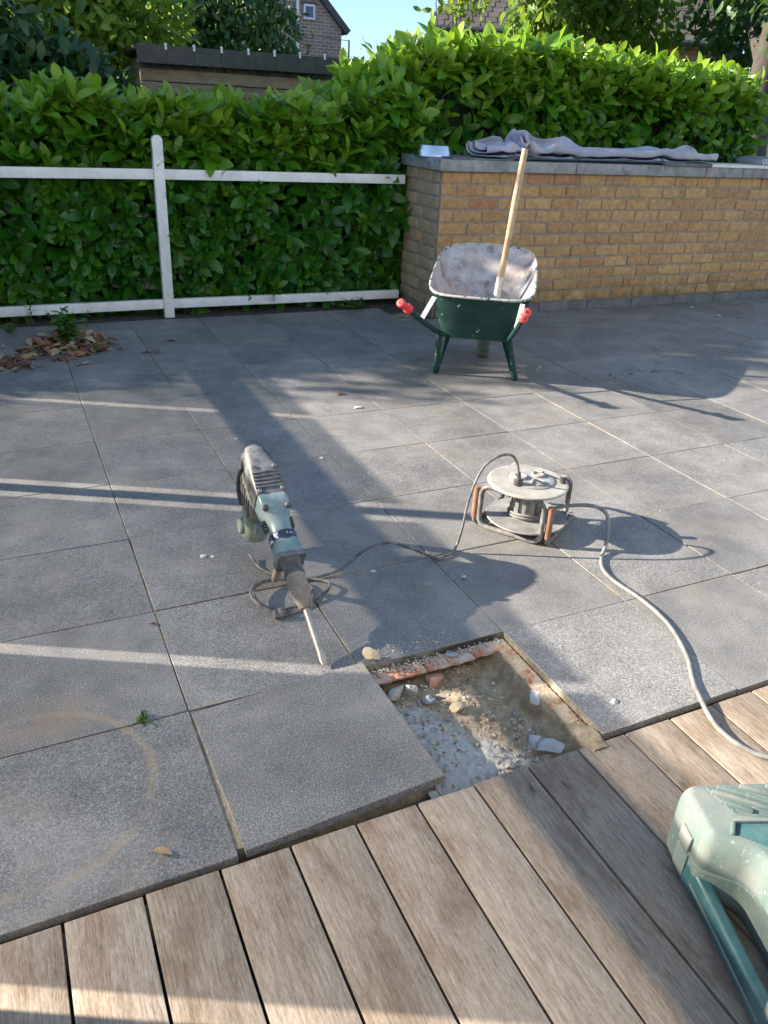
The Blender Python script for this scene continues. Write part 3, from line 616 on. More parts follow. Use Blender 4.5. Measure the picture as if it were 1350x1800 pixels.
# ------------------------------------------------------------ white fence
fence = thing('white_fence', 'white wooden rail fence in front of the laurel hedge', 'fence', (0.81, 4.82, 0))
def post_(x):
    b = MB(); prof = [(-0.036, 0.0), (0.036, 0.0), (0.036, 1.195)] + [(0.036 * math.cos(a), 1.195 + 0.036 * math.sin(a)) for a in [math.pi * k / 10 for k in range(1, 10)]] + [(-0.036, 1.195)]
    M = Matrix(((1, 0, 0), (0, 0, 1), (0, 1, 0)))
    b.prism(prof, -0.03, 0.03, M); return b.build('post', M_white, fence, (x, 0, 0), bevel=0.003, seg=2)
post_(0.0); post_(-1.9)
for x0, x1 in ((-1.9, -0.0), (0.0, 1.935)):
    for z, dz in ((0.985, -0.006 if x0 >= 0 else 0.0), (0.098, -0.004)):
        b = MB(); L = x1 - x0 - 0.074; b.box(((x0 + x1) / 2, 0.003, 0), (L, 0.04, 0.066), None)
        o = b.build('rail', M_white, fence, bevel=0.003, seg=2); o.location.z = z; o.rotation_euler.y = 0.003 if x0 >= 0 else -0.004

# ------------------------------------------------------------ glass windscreen at the left side of the terrace, beside the frame
scr = thing('glass_screen', 'row of tinted glass panels with a metal handrail left of the terrace', 'glass fence', (-1.25, 0, 0))
def pan(y0, y1):
    for z0, z1 in ((0.05, 0.90), (1.02, 1.11)):
        b = MB(); b.box((0, (y0 + y1) / 2, (z0 + z1) / 2), (0.012, y1 - y0, z1 - z0)); b.build('glass_panel', M_screen, scr, smooth=False)
for y in (-2.125, 0.215, 2.555, 4.895):
    b = MB(); b.box((0, y, 0.61), (0.02, 0.07, 1.22)); b.build('post', M_anth, scr, bevel=0.003)
for a in (-2.125, 0.215, 2.555):
    mid = a + 1.17; pan(a + 0.092, mid - 0.029); pan(mid + 0.029, a + 2.34 - 0.092)
    b = MB(); b.box((0, mid, 0.96), (0.03, 2.27, 0.115)); b.build('handrail', M_anth, scr, bevel=0.004)
#=PLANTS=
# ------------------------------------------------------------ hedges
rs = np.random.default_rng(5)
def shoots(n_front, n_top, x0, x1, yf, yb, ztop, zmin, seed, toplen=0.20, bright=0.0):
    """leaves in whorls on short shoots over the front face and the top of a hedge; returns D, N, P, S, tint"""
    r = np.random.default_rng(seed); D = []; N = []; P = []; S = []; T = []
    def whorl(p, s, k, size, t0, t1, gap, face):
        s = s / np.linalg.norm(s); a = np.cross(s, [0.31, 0.2, 0.93]); a /= np.linalg.norm(a); b_ = np.cross(s, a); ph = r.uniform(0, 6.28)
        for i in range(k):
            f = i / max(1, k - 1); al = math.radians(80 - 58 * f + r.uniform(-10, 10)); an = ph + i * 2.4
            rad = a * math.cos(an) + b_ * math.sin(an); d = s * math.cos(al) + rad * math.sin(al); d = d + np.array([0, 0, -0.30 * face * (1 - f)])
            n_ = (s * math.sin(al) - rad * math.cos(al)) * (1 - .55 * face) + np.array([0, -1.0, 0.35]) * .55 * face
            D.append(d); N.append(n_ + r.normal(0, .16, 3)); P.append(p + s * (i * gap)); S.append(size * r.uniform(.72, 1.15) * (0.85 if f > .85 else 1)); T.append(min(1, max(0, t0 + (t1 - t0) * f + r.normal(0, .07))))
    for k in range(n_front):
        x = r.uniform(x0, x1); zt = ztop(x); z = zmin + (zt - zmin) * r.uniform(0, 1); dtop = zt - z
        if fbm((x, z, seed + 3), 4.5, 2) < -0.22 and r.random() < 0.75: continue
        bul = 0.07 * fbm((x, z, seed), 2.2, 3); y = yf + bul + r.uniform(-.02, .15)
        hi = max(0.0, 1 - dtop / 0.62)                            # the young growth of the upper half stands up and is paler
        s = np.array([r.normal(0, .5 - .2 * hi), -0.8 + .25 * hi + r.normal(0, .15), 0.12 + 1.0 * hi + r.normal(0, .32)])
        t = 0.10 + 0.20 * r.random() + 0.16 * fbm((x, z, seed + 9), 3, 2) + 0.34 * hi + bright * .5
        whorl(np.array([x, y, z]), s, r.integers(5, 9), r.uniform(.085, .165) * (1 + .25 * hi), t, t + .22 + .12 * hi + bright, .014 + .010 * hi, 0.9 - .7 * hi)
    for k in range(n_top):
        x = r.uniform(x0, x1); y = yf + (yb - yf) * r.random() ** 1.6 + r.uniform(-.08, .02); z = ztop(x) + 0.05 * fbm((x * 2, y * 2, seed), 1.5, 3) - 0.16 * r.random() - 0.22 * max(0, yf + .08 - y) / .16
        h = toplen * r.uniform(.4, 1.2); s = np.array([r.normal(0, .28), r.normal(-.15, .3), 1.0]); t = 0.40 + 0.2 * r.random() + bright
        whorl(np.array([x, y, z]), s, r.integers(6, 10), r.uniform(.12, .20), t, t + .36, h / 8, 0.15)
    return [np.array(q) for q in (D, N, P, S, T)]
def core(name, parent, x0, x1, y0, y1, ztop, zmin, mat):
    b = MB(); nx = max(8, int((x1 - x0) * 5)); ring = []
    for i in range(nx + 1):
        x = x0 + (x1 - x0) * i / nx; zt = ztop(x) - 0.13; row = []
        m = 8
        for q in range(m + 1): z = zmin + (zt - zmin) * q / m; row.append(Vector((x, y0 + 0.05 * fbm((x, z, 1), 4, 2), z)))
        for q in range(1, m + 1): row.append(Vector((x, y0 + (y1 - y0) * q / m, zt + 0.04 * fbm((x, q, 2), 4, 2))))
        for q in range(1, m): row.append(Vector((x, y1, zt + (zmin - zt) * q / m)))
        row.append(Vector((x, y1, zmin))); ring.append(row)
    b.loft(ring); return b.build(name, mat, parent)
LV = leaf_variants(M_laurel, 14, 0.1, 0.95)
def hedge(name, label, x0, x1, yf, yb, ztop, zmin, nf, nt, seed, vis, bright=0.0, off=None, toplen=0.16):
    h = thing(name, label, 'hedge', ((x0 + x1) / 2, (yf + yb) / 2, 0)); base = Vector(h.location)
    o = core('shade_core', h, x0 + .05, x1 - .05, yf + 0.20, yb, ztop, zmin, M_stem_and_core); o.location = -base  # solid dark block added to stop light and darken the hedge's inside
    D, N, P, S, T = shoots(nf, nt, vis[0], vis[1], yf, yb, ztop, zmin, seed, toplen, bright)
    if off:
        E2 = shoots(off[2], off[3], off[0], off[1], yf, yb, ztop, zmin, seed + 50, toplen, bright); D, N, P, S, T = [np.concatenate(q) for q in zip((D, N, P, S, T), E2)]
    # the 300 that show largest: foremost leaves inside the view
    inv = (P[:, 0] > vis[2]) & (P[:, 0] < vis[3]) & (P[:, 2] > vis[4])
    score = S * 3 - (P[:, 1] - yf) * 1.0 + rs.random(len(P)) * .16; score[~inv] = -9
    idx = np.argsort(-score)[:300]; keep = np.ones(len(P), bool); keep[idx] = False
    for i in idx:
        d = Vector(D[i]).normalized(); x = d.cross(Vector(N[i])).normalized(); z = x.cross(d)
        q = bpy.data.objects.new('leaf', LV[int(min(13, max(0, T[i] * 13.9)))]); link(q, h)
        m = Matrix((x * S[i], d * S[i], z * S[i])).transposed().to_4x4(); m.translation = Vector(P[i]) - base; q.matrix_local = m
    groups = rs.integers(0, 4, len(P)); bs = [leaf_base(W=.41 + .03 * a, fold=.18 + .1 * a, curl=.12 + .08 * a, rows=6, wave=.06) for a in range(4)]
    # one joined part for all the leaves past the three hundred
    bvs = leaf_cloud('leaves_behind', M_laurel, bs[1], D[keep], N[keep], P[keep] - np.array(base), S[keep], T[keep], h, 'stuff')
    return h
zl = lambda x: 1.33 + 0.035 * fbm((x, 0, 0), 1.6, 3) + 0.22 * sm(2.15, 2.6, x) + 0.22 * sm(-3.0, -4.2, x)
zr = lambda x: 1.50 + 0.38 * sm(2.35, 3.3, x) + 0.03 * fbm((x, 3, 0), 1.7, 3) - 0.10 * sm(3.4, 7.0, x)
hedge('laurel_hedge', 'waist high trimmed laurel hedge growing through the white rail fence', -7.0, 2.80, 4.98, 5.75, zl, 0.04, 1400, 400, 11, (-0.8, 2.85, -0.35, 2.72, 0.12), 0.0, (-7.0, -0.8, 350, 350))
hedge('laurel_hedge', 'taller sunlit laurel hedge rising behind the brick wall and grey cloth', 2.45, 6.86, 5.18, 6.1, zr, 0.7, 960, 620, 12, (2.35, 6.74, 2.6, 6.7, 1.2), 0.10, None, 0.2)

# ------------------------------------------------------------ trees and bushes beyond
def blob_leaves(clumps, n, size, seed, up=0.25, droop=0.0, tint=(0.1, 0.9), shell=0.55):
    r = np.random.default_rng(seed); vol = np.array([c[3] * c[4] * c[5] for c in clumps]) ** 0.67; pr = vol / vol.sum(); ci = r.choice(len(clumps), n, p=pr); C = np.array(clumps)[ci]
    u = r.normal(0, 1, (n, 3)); u /= np.linalg.norm(u, axis=1, keepdims=True); rad = (shell + (1 - shell) * r.random(n)) * (1 + 0.16 * r.normal(0, 1, n))
    P = C[:, :3] + u * C[:, 3:6] * rad[:, None]
    D = u * 0.6 + r.normal(0, .55, (n, 3)); D[:, 2] += up - droop; N = u + r.normal(0, .5, (n, 3)); N[:, 2] += 0.5
    T = np.clip(tint[0] + (tint[1] - tint[0]) * (0.35 * r.random(n) + 0.65 * np.array([0.5 + 0.9 * fbm(p, 1.6, 2) for p in P])), 0, 1)
    return D, N, P, size * r.uniform(.6, 1.25, n), T
def tree(name, label, cat, base, trunk, clumps, n, size, mat, seed, bare=(0.2, 0.3), **kw):
    t = thing(name, label, cat, base); B = np.array(base)
    b = MB(); top = Vector(trunk[0]); r0 = trunk[1]
    pts = [Vector((0, 0, -0.05)), top * 0.35 + Vector((0.04, 0.02, 0)), top * 0.7 + Vector((-0.03, 0.03, 0)), top]
    b.tube(curve_pts(pts, 5), [r0 * (1.15 - 0.6 * k / 15) for k in range(16)], 10)
    b.build('trunk', M_bark, t)
    b = MB(); r = random.Random(seed)
    for c in clumps[:14]:
        e = Vector(c[:3]) - Vector(base); s = top * r.uniform(.55, .95); m = s.lerp(e, .5) + Vector((r.uniform(-.15, .15), r.uniform(-.15, .15), r.uniform(.0, .2)))
        b.tube(curve_pts([s, m, e], 4), [r0 * .4 * (1 - .085 * k) for k in range(9)], 6)
        for q in range(3): b.tube([e, e + Vector((r.gauss(0, .5) * c[3], r.gauss(0, .5) * c[4], r.gauss(0, .5) * c[5]))], [r0 * .09, r0 * .04], 4)
    b.build('limbs', M_bark, t)
    D, N, P, S, T = blob_leaves(clumps, n, size, seed, **kw)
    leaf_cloud('crown', mat, leaf_base(W=.5, fold=.2, curl=.25, rows=3), D, N, P - B, S, T, t, 'stuff')
    return t
tree('dark_bush', 'big dark evergreen bush in shade behind the left end of the hedge', 'bush', (-0.6, 7.2, 0), ((0, 0, 1.2), 0.09),
     [(0.5, 7.1, 1.3, .5, .4, .5), (0.0, 7.1, 1.4, .6, .4, .6), (0.3, 7.2, 1.55, .5, .35, .5), (0.75, 7.15, 1.3, .36, .4, .5), (-0.3, 7.0, 1.8, .6, .5, .6), (0.55, 7.1, 1.25, .55, .5, .62), (-0.1, 7.0, 1.5, .75, .6, .72), (0.25, 7.0, 0.9, .9, .6, .8), (-0.9, 7.1, 1.75, .9, .7, 1.0), (-0.6, 7.1, 1.0, 1.0, .6, .9), (-2.0, 7.3, 2.2, 1.1, .8, 1.3), (-1.4, 7.4, 2.7, .9, .8, 0.9), (-3.2, 7.6, 3.25, 1.2, .9, 1.4), (-2.2, 7.2, 1.0, 1.4, .7, 1.1), (-4.6, 7.6, 3.4, 1.3, .9, 1.35), (-6.2, 7.6, 3.1, 1.2, .9, 1.3), (-4.0, 7.5, 1.6, 2.5, .8, 1.3), (-2.3, 7.6, 3.65, .8, .8, .9)],
     34000, 0.13, M_ivy, 21, tint=(0.0, 0.8), shell=0.3)
tree('light_green_shrub', 'bright yellow green sunlit shrub above the dark bush', 'shrub', (0.9, 8.9, 0), ((0, 0, 1.6), 0.06),
     [(0.75, 8.8, 2.25, .5, .45, .40), (1.25, 8.9, 2.05, .42, .4, .35), (0.25, 9.0, 2.45, .5, .5, .45), (1.1, 9.0, 2.6, .5, .5, .4), (1.75, 9.2, 2.2, .35, .35, .3), (0.9, 9.1, 1.9, .9, .4, .4), (0.5, 9.1, 2.3, .7, .4, .5), (0.2, 8.9, 3.0, .6, .5, .5)], 5200, 0.13, M_bright, 22, tint=(0.2, 1.0))
tree('weeping_tree', 'mid green weeping tree between the shrub and the brick gable', 'tree', (3.0, 12.0, 0), ((0, 0, 2.6), 0.16),
     [(2.7, 11.8, 2.75, .75, .7, .75), (3.5, 11.8, 2.7, .65, .7, .85), (2.2, 11.9, 2.5, .55, .6, .6), (4.0, 12.0, 2.35, .42, .5, .62), (3.1, 12.0, 3.6, 1.0, .8, .7), (3.0, 11.8, 1.9, 1.1, .7, .5), (1.3, 12.0, 2.4, 1.1, .6, .9), (0.2, 12.2, 2.6, 1.0, .6, 1.0)], 9500, 0.12, M_ivy, 23, tint=(0.35, 1.0), droop=0.7)
tree('fruit_tree', 'sunlit broad leaved tree rising above the tall hedge', 'tree', (6.9, 8.8, 0), ((0, 0, 2.3), 0.11),
     [(6.35, 8.5, 2.75, .5, .5, .5), (6.6, 8.5, 2.5, .5, .45, .42), (7.1, 8.6, 2.85, .6, .5, .5), (6.4, 8.6, 3.3, .7, .6, .5), (7.7, 8.6, 2.55, .5, .5, .42), (7.6, 8.7, 3.1, .7, .5, .5), (8.3, 8.8, 2.7, .45, .5, .5), (6.8, 8.7, 3.5, .8, .6, .5)], 3800, 0.15, M_bright, 24, tint=(0.0, 0.75), droop=0.55)
tree('shade_tree', 'dark tree with a bare grey trunk at the right end of the hedge', 'tree', (7.50, 5.75, 0), ((0.12, 0.25, 2.7), 0.185),
     [(8.9, 7.8, 2.9, .8, .6, .75), (9.6, 8.0, 2.6, .9, .6, .75), (8.9, 7.6, 3.7, 1.2, 1.0, .8), (10.2, 8.2, 3.3, 1.1, .9, 1.0), (7.9, 6.4, 3.3, 1.0, .9, .7), (7.7, 5.6, 2.5, .5, .45, .45), (8.2, 6.0, 2.7, .6, .5, .5), (10.0, 7.2, 2.4, .7, .5, .6)], 6500, 0.14, M_ivy, 25, tint=(0.3, 1.0), droop=0.4)
tree('sapling', 'young light green sapling in front of the tiled roof', 'tree', (5.55, 9.6, 0), ((0, 0, 2.4), 0.03),
     [(5.35, 9.5, 2.75, .32, .3, .20), (5.75, 9.5, 2.95, .35, .3, .2), (5.45, 9.5, 3.1, .3, .3, .16), (5.9, 9.6, 2.65, .3, .3, .16)], 150, 0.14, M_bright, 26, tint=(0.4, 1.0))
t = thing('bare_bush', 'thin twiggy bush against the sky beside the gable house', 'bush', (8.0, 16.0, 0)); b = MB(); r = random.Random(9)
for k in range(70):
    x = r.gauss(0, .5); a = Vector((x * .4, r.gauss(0, .2), 1.2)); e = Vector((x + r.gauss(0, .25), r.gauss(0, .3), 2.3 + r.uniform(0, .62) - abs(x) * .25)); m = a.lerp(e, .55) + Vector((r.gauss(0, .1), 0, 0))
    b.tube([a, m, e], [.012, .008, .004], 4)
b.tube([(0, 0, 0), (0, 0, 1.3)], [.06, .04], 6); b.build('twigs', M_bark, t)
D, N, P, S, T = blob_leaves([(8.0, 16, 2.3, .9, .4, .35)], 260, .09, 31, tint=(.3, .9)); leaf_cloud('crown', M_bright, leaf_base(rows=3), D, N, P - np.array((8.0, 16.0, 0)), S, T, t)

# ------------------------------------------------------------ shed, houses, pole
shed = thing('garden_shed', 'dark roofed wooden shed peeping over the hedge', 'shed', (2.35, 8.0, 0))
b = MB(); b.add([(-1.12, -0.06, 1.90), (1.12, -0.06, 1.93), (1.12, 2.4, 1.93), (-1.12, 2.4, 1.90), (-1.12, -0.06, 1.865), (1.12, -0.06, 1.895), (1.12, 2.4, 1.89), (-1.12, 2.4, 1.86)], [(0, 1, 2, 3), (7, 6, 5, 4), (0, 4, 5, 1), (1, 5, 6, 2), (2, 6, 7, 3), (3, 7, 4, 0)])
roof = b.build('roof', M_epdm, shed, smooth=False)
for k in range(8):
    x = -1.10 + 0.28 * k; b = MB(); b.box((x + 0.138, -0.075, 1.832 + 0.013 * (x + 1.1) / 2), (0.279, 0.02, 0.16)); b.build('fascia_panel', M_epdm, roof, bevel=0.001, seg=1)
    if k: b = MB(); b.lathe([(0.004, 0), (0.014, 0.003), (0.016, 0.018), (0.006, 0.026)], 10, (x, -0.085, 1.905 + 0.0134 * (x + 1.1))); b.box((x, -0.092, 1.895 + 0.0134 * (x + 1.1)), (0.02, 0.012, 0.045)); b.build('roof_hook', M_pvc, roof)
b = MB(); b.box((0, 1.2, 0.9), (2.1, 2.2, 1.8)); b.build('wall', M_black, shed, smooth=False)
for k in range(9):
    z = 1.655 - 0.115 * k; b = MB(); b.box((0, 0.082, z), (2.12, 0.022, 0.108 if k != 1 else 0.100)); b.build('board', M_shed, shed, bevel=0.003)
h1 = thing('brick_house', 'brown brick gable house with one small white window, far behind the shed', 'house', (6.0, 22.0, 0))
b = MB(); gp = [(-3.1, 0), (3.1, 0), (3.1, 3.30), (0, 6.30), (-3.1, 3.30)]; Mx = Matrix(((1, 0, 0), (0, 0, 1), (0, 1, 0))); b.prism(gp, 0, 8.0, Mx); b.build('wall', M_far1, h1, smooth=False)
for s in (1, -1):
    u = Vector((s * 3.1, 0, -3.0)).normalized(); nrm = Vector((u.z * -s, 0, u.x * s)); nrm = nrm if nrm.z > 0 else -nrm
    a = Vector((0, -.12, 6.30)) + nrm * 0.01; e = Vector((s * 3.1, -.12, 3.30)) + nrm * 0.01 + u * 0.16; b = MB(); d = Vector((0, 8.3, 0)); th = nrm * 0.15
    b.add([a, e, e + d, a + d, a + th, e + th, e + d + th, a + d + th], [(0, 1, 2, 3), (4, 5, 6, 7), (0, 1, 5, 4), (1, 2, 6, 5), (2, 3, 7, 6), (3, 0, 4, 7)]); rf = b.build('roof', M_darkroof, h1, smooth=False)
b = MB()
for c, d in (((2.155, -.03, 3.79), (.31, .06, .045)), ((2.155, -.03, 3.495), (.31, .06, .045)), ((2.02, -.03, 3.64), (.045, .06, .26)), ((2.29, -.03, 3.64), (.045, .06, .26))): b.box(c, d)
w_ = b.build('window', M_pvc, h1, smooth=False); b = MB(); b.box((2.155, -.012, 3.642), (.23, .02, .25)); b.build('pane', M_pane, w_, smooth=False)
b = MB(); b.tube([(1.82, -.06, 0), (1.82, -.06, 5.0)], .045, 10); b.build('downpipe', M_pvc, h1)
b = MB(); b.box((2.155, -.02, 3.84), (.42, .04, .06)); b.build('lintel', M_roof, h1, smooth=False)
h2 = thing('tiled_roof_house', 'orange brick house with a grey brown tiled roof behind the trees', 'house', (7.65, 14.0, 0), (0, 0, R_(-24)))
b = MB(); b.box((3.0, 2.0, 1.45), (5.4, 4.0, 2.9)); b.build('wall', M_far2, h2, smooth=False)
b = MB(); e = [(0, -.3, 2.86), (6.0, -.3, 2.86), (6.0, 4.3, 2.86), (0, 4.3, 2.86), (1.85, 2.0, 5.2), (4.75, 2.0, 5.2)]
b.add(e, [(0, 1, 5, 4), (1, 2, 5), (2, 3, 4, 5), (3, 0, 4), (3, 2, 1, 0)]); rf = b.build('roof', M_roof, h2, smooth=False)
b = MB()
for k in range(26):                                                # courses of roof tiles
    t0 = k / 26.0; yy = -.3 + 2.3 * t0; zz = 2.87 + 2.32 * t0; xl = 1.85 * t0; xr = 6.0 - 1.25 * t0; dz = 0
    m = max(4, int((xr - xl) / 0.22))
    for q in range(m):
        xa = xl + (xr - xl) * q / m; wq = (xr - xl) / m
        b.add([(xa, yy, zz + dz * q / m + .012), (xa + wq * .96, yy, zz + dz * q / m + .022), (xa + wq * .96, yy + .10, zz + dz * q / m + .115), (xa, yy + .10, zz + dz * q / m + .108), (xa, yy, zz + dz * q / m - .015), (xa + wq * .96, yy, zz + dz * q / m - .01)], [(0, 1, 2, 3), (4, 5, 1, 0)])
o = b.build('roof_tiles', M_roof, h2, smooth=False); o['kind'] = 'stuff'; o.parent = rf
b = MB(); b.tube([(0, -.36, 2.83), (6.0, -.36, 2.83)], .05, 8); b.build('gutter', M_darkroof, h2)
pole = thing('utility_pole', 'thin grey pole with a wire beside the gable house', 'pole', (8.5, 20.0, 0))
b = MB(); b.tube([(0, 0, 0), (0, 0, 2.95)], [.03, .022], 8); b.build('mast', M_anth, pole)
b = MB(); b.tube(curve_pts([(0, 0, 2.93), (-.3, .7, 3.0), (-.75, 1.7, 3.12)], 5), .008, 5); b.build('wire', M_anth, pole)
#=OBJECTS=
# ------------------------------------------------------------ wheelbarrow
BO = Vector((2.306, 2.866, 0)); MBar = Matrix.Translation(BO) @ Matrix(((0.835, 0.55, 0), (-0.55, 0.835, 0), (0, 0, 1))).to_4x4()
wb = thing('wheelbarrow', 'dark green wheelbarrow with mortar crusted tray and red grips by the brick wall', 'wheelbarrow', rot=MBar)
def tray_ring(t, off=0.0):
    """t = 0 at the rim, 1 at the floor; off = inward offset"""
    y0 = -0.10 + 0.055 * t ** 0.8 + off; y1 = 0.75 - 0.37 * t ** 0.9 - off
    w0 = 0.308 - 0.108 * t ** 1.25 - off; w1 = 0.300 - 0.115 * t ** 1.1 - off
    n = 56; out = []
    for k in range(n):
        a = 2 * math.pi * k / n; ca, sa = math.cos(a), math.sin(a); p = 0.34 if True else 1
        ex = math.copysign(abs(ca) ** p, ca); ey = math.copysign(abs(sa) ** p, sa)
        f = (ey + 1) / 2; y = y0 + (y1 - y0) * f; bowd = 0.012 * (1 - abs(ey) ** 2)
        x = ex * (w0 + (w1 - w0) * f + bowd) - 0.018 * (1 - f) * (1 + 0.6 * t)
        y += 0.03 * (1 - ex * ex) * (1 if ey > 0.9 else (-0.3 if ey < -0.9 else 0)) * (1 - t)
        zr_ = 0.505 + 0.16 * f + 0.02 * (1 - ex * ex) * (f > .9); zb = 0.250 + 0.015 * f
        z = zr_ + (zb - zr_) * t
        out.append(Vector((x, y, z)))
    return out
ts = [0, .06, .2, .4, .6, .78, .9, .97, 1.0]
b = MB(); b.cur = 0; b.loft([tray_ring(t) for t in ts], False, True); b.cur = 1; b.loft([tray_ring(t, 0.005) for t in ts], False, False)
fl = [p + Vector((0, 0, 0.006)) for p in tray_ring(1.0, 0.005)]; b.add(fl, [tuple(range(len(fl)))])
b.build('tray', [M_green, M_crust], wb, ang=50)
b = MB(); b.tube([p + Vector((0, 0, 0.003)) for p in tray_ring(0, -0.003)], 0.0085, 8, closed=True); b.build('rim', M_rim, wb, ang=80)
gl, gr = Vector((-0.435, -0.46, 0.517)), Vector((0.246, -0.46, 0.522))
for s, gp in ((-1, gl), (1, gr)):
    kx = -0.243 if s < 0 else 0.180
    pts = curve_pts([gp, gp.lerp(Vector((kx, -0.03, 0.268)), .5) + Vector((0, 0, -0.008)), Vector((kx, -0.03, 0.268)), Vector((kx * 0.86, 0.16, 0.238)), Vector((0.005 + s * 0.062, 0.46, 0.185)), Vector((0.005 + s * 0.062, 0.56, 0.18))], 7)
    b = MB(); b.tube(pts, 0.0155, 10); b.build('handle_tube', M_green, wb, ang=80)
    d = (gp - Vector((kx, -0.03, 0.268))).normalized(); Mg = frame_from(d, (0, 0, 1)) @ Matrix(((1, 0, 0), (0, 0, 1), (0, 1, 0)))
    b = MB(); b.lathe([(0.006, 0.012), (0.010, 0.022), (0.020, 0.022), (0.0245, 0.017), (0.0255, 0.008), (0.023, -0.002), (0.0195, -0.010), (0.0195, -0.028), (0.021, -0.040), (0.0195, -0.052), (0.0195, -0.066), (0.027, -0.072), (0.0285, -0.082), (0.027, -0.092), (0.018, -0.095)], 18, gp, Mg, cap0=True)
    gg = b.build('grip', M_red, wb, ang=50); b = MB(); b.lathe([(0.0001, 0.0), (0.0065, 0.0)], 10, gp + d * 0.0185, Mg); b.lathe([(0.0066, 0.0), (0.0066, 0.0046)], 10, gp + d * 0.0185, Mg); b.build('hole', M_black, gg)
    foot = Vector((s * 0.247, 0.0, 0.013)); top = Vector((kx, 0.0, 0.26)); br = Vector((kx * 0.80, 0.19, 0.235))
    b = MB(); b.tube(curve_pts([top, top.lerp(foot, .75), foot + Vector((0, 0.012, 0.0)), foot.lerp(br, .3), br], 6), 0.018, 10); b.build('leg', M_green, wb, ang=80)
    b = MB(); a0 = Vector((-0.285 if s < 0 else 0.232, -0.106, 0.495)); a1 = gp.lerp(Vector((kx, -0.03, 0.268)), 0.50 if s < 0 else 0.56)
    dd = (a1 - a0).normalized(); sd = Vector((1, 0, 0)) - dd * dd.x; sd.normalize(); nn = dd.cross(sd); w = 0.014
    q = [a0 - sd * w, a0 + sd * w, a1 + sd * w, a1 - sd * w]; b.loft([[p - nn * 0.002 for p in q], [p + nn * 0.002 for p in q]]); b.build('strut', M_strap, wb, smooth=False)
b = MB(); b.tube([(-0.243, -0.02, 0.256), (0.180, -0.02, 0.256)], 0.013, 8); b.build('cross_bar', M_green, wb)
wh = bpy.data.objects.new('wheel', None); link(wh, wb); wh.location = (0.028, 0.53, 0.175)
b = MB(); Mw = Matrix(((0, 0, 1), (1, 0, 0), (0, 1, 0)))
prof = [(0.105, -0.035), (0.125, -0.048), (0.150, -0.052), (0.166, -0.044), (0.174, -0.025), (0.177, 0), (0.174, 0.025), (0.166, 0.044), (0.150, 0.052), (0.125, 0.048), (0.105, 0.035)]
b.lathe(prof, 36, M=Mw)
for k in range(44):
    a = 2 * math.pi * k / 44; Rk = Matrix.Rotation(a, 3, 'X'); b.box(Rk @ Vector((0, 0.1735, 0)), (0.07, 0.010, 0.0115), Rk)
b.build('tyre', M_tyre, wh, ang=50); b = MB(); b.lathe([(0.02, -0.05), (0.03, -0.03), (0.105, -0.028), (0.105, 0.028), (0.03, 0.03), (0.02, 0.05)], 24, M=Mw); b.build('rim', M_green, wh)
b = MB(); b.tube([(-0.035 - .028, 0.53, 0.175), (0.095, 0.53, 0.175)], 0.008, 8); b.build('axle', M_steel, wb)

# shovel standing in the tray
def bl(p): return MBar @ Vector(p)
sh = thing('shovel', 'shovel with a long pale wooden handle standing in the wheelbarrow tray', 'shovel', bl((0.068, 0.40, 0.27)))
so_ = Vector(sh.location); b = MB(); a0, a1 = bl((0.069, 0.40, 0.31)), bl((0.151, 0.44, 1.296))
pts = [a0.lerp(a1, k / 14) - so_ + Vector((0.003 * math.sin(k * .35), 0, 0)) for k in range(15)]
b.tube(pts, [0.0215 + 0.0012 * math.sin(k * .8) - 0.0001 * k for k in range(15)], 14); b.build('handle', M_handle, sh, ang=70)
b = MB(); b.tube([a0.lerp(a1, .10) - so_, a0.lerp(a1, .24) - so_], [0.0235, 0.023], 14, caps=False); b.build('mortar_band', M_chip, sh, ang=70)
b = MB(); b.tube([bl((0.062, 0.37, 0.283)) - so_, a0 - so_, a0.lerp(a1, .08) - so_], [0.02, 0.022, 0.021], 12); b.build('socket', M_steel, sh, ang=70)
b = MB(); ring = []
for t, w, z in ((0, .035, .275), (.25, .10, .268), (.7, .11, .264), (1.0, .085, .266)):
    y = 0.37 - 0.24 * t; ring.append([bl((0.06 + w * u, y, z + 0.02 * u * u)) - so_ for u in (-1, -.5, 0, .5, 1)] + [bl((0.06 + w * u, y, z + 0.02 * u * u - .004)) - so_ for u in (1, .5, 0, -.5, -1)])
b.loft(ring); b.build('blade', M_steel, sh)

# ------------------------------------------------------------ cable reel
RC = Vector((1.484, 1.115, 0)); E1 = Vector((0.835, 0.55, 0)).normalized(); E2_ = Vector((-0.55, 0.835, 0)).normalized()
reel = thing('cable_reel', 'dusty cable reel in a tube frame standing on the tiles', 'cable reel', RC)
def fp(u, v, z): return E1 * u + E2_ * v + Vector((0, 0, z))
H_ = 0.142; TR = 0.0105
def rloop(u, z0, z1, v0, v1, r=0.035):
    pts = []
    for cx_, cz, a0 in ((v1 - r, z1 - r, 0), (v0 + r, z1 - r, 90), (v0 + r, z0 + r, 180), (v1 - r, z0 + r, 270)):
        for k in range(6): a = R_(a0 + 18 * k); pts.append(fp(u, cx_ + r * math.cos(a), cz + r * math.sin(a)))
    return pts
for u in (-H_, H_):
    b = MB(); b.tube(rloop(u, TR, 0.182, -H_ + 0.012, H_ - 0.012), TR, 10, closed=True); b.build('frame_loop', M_frame, reel, ang=80)
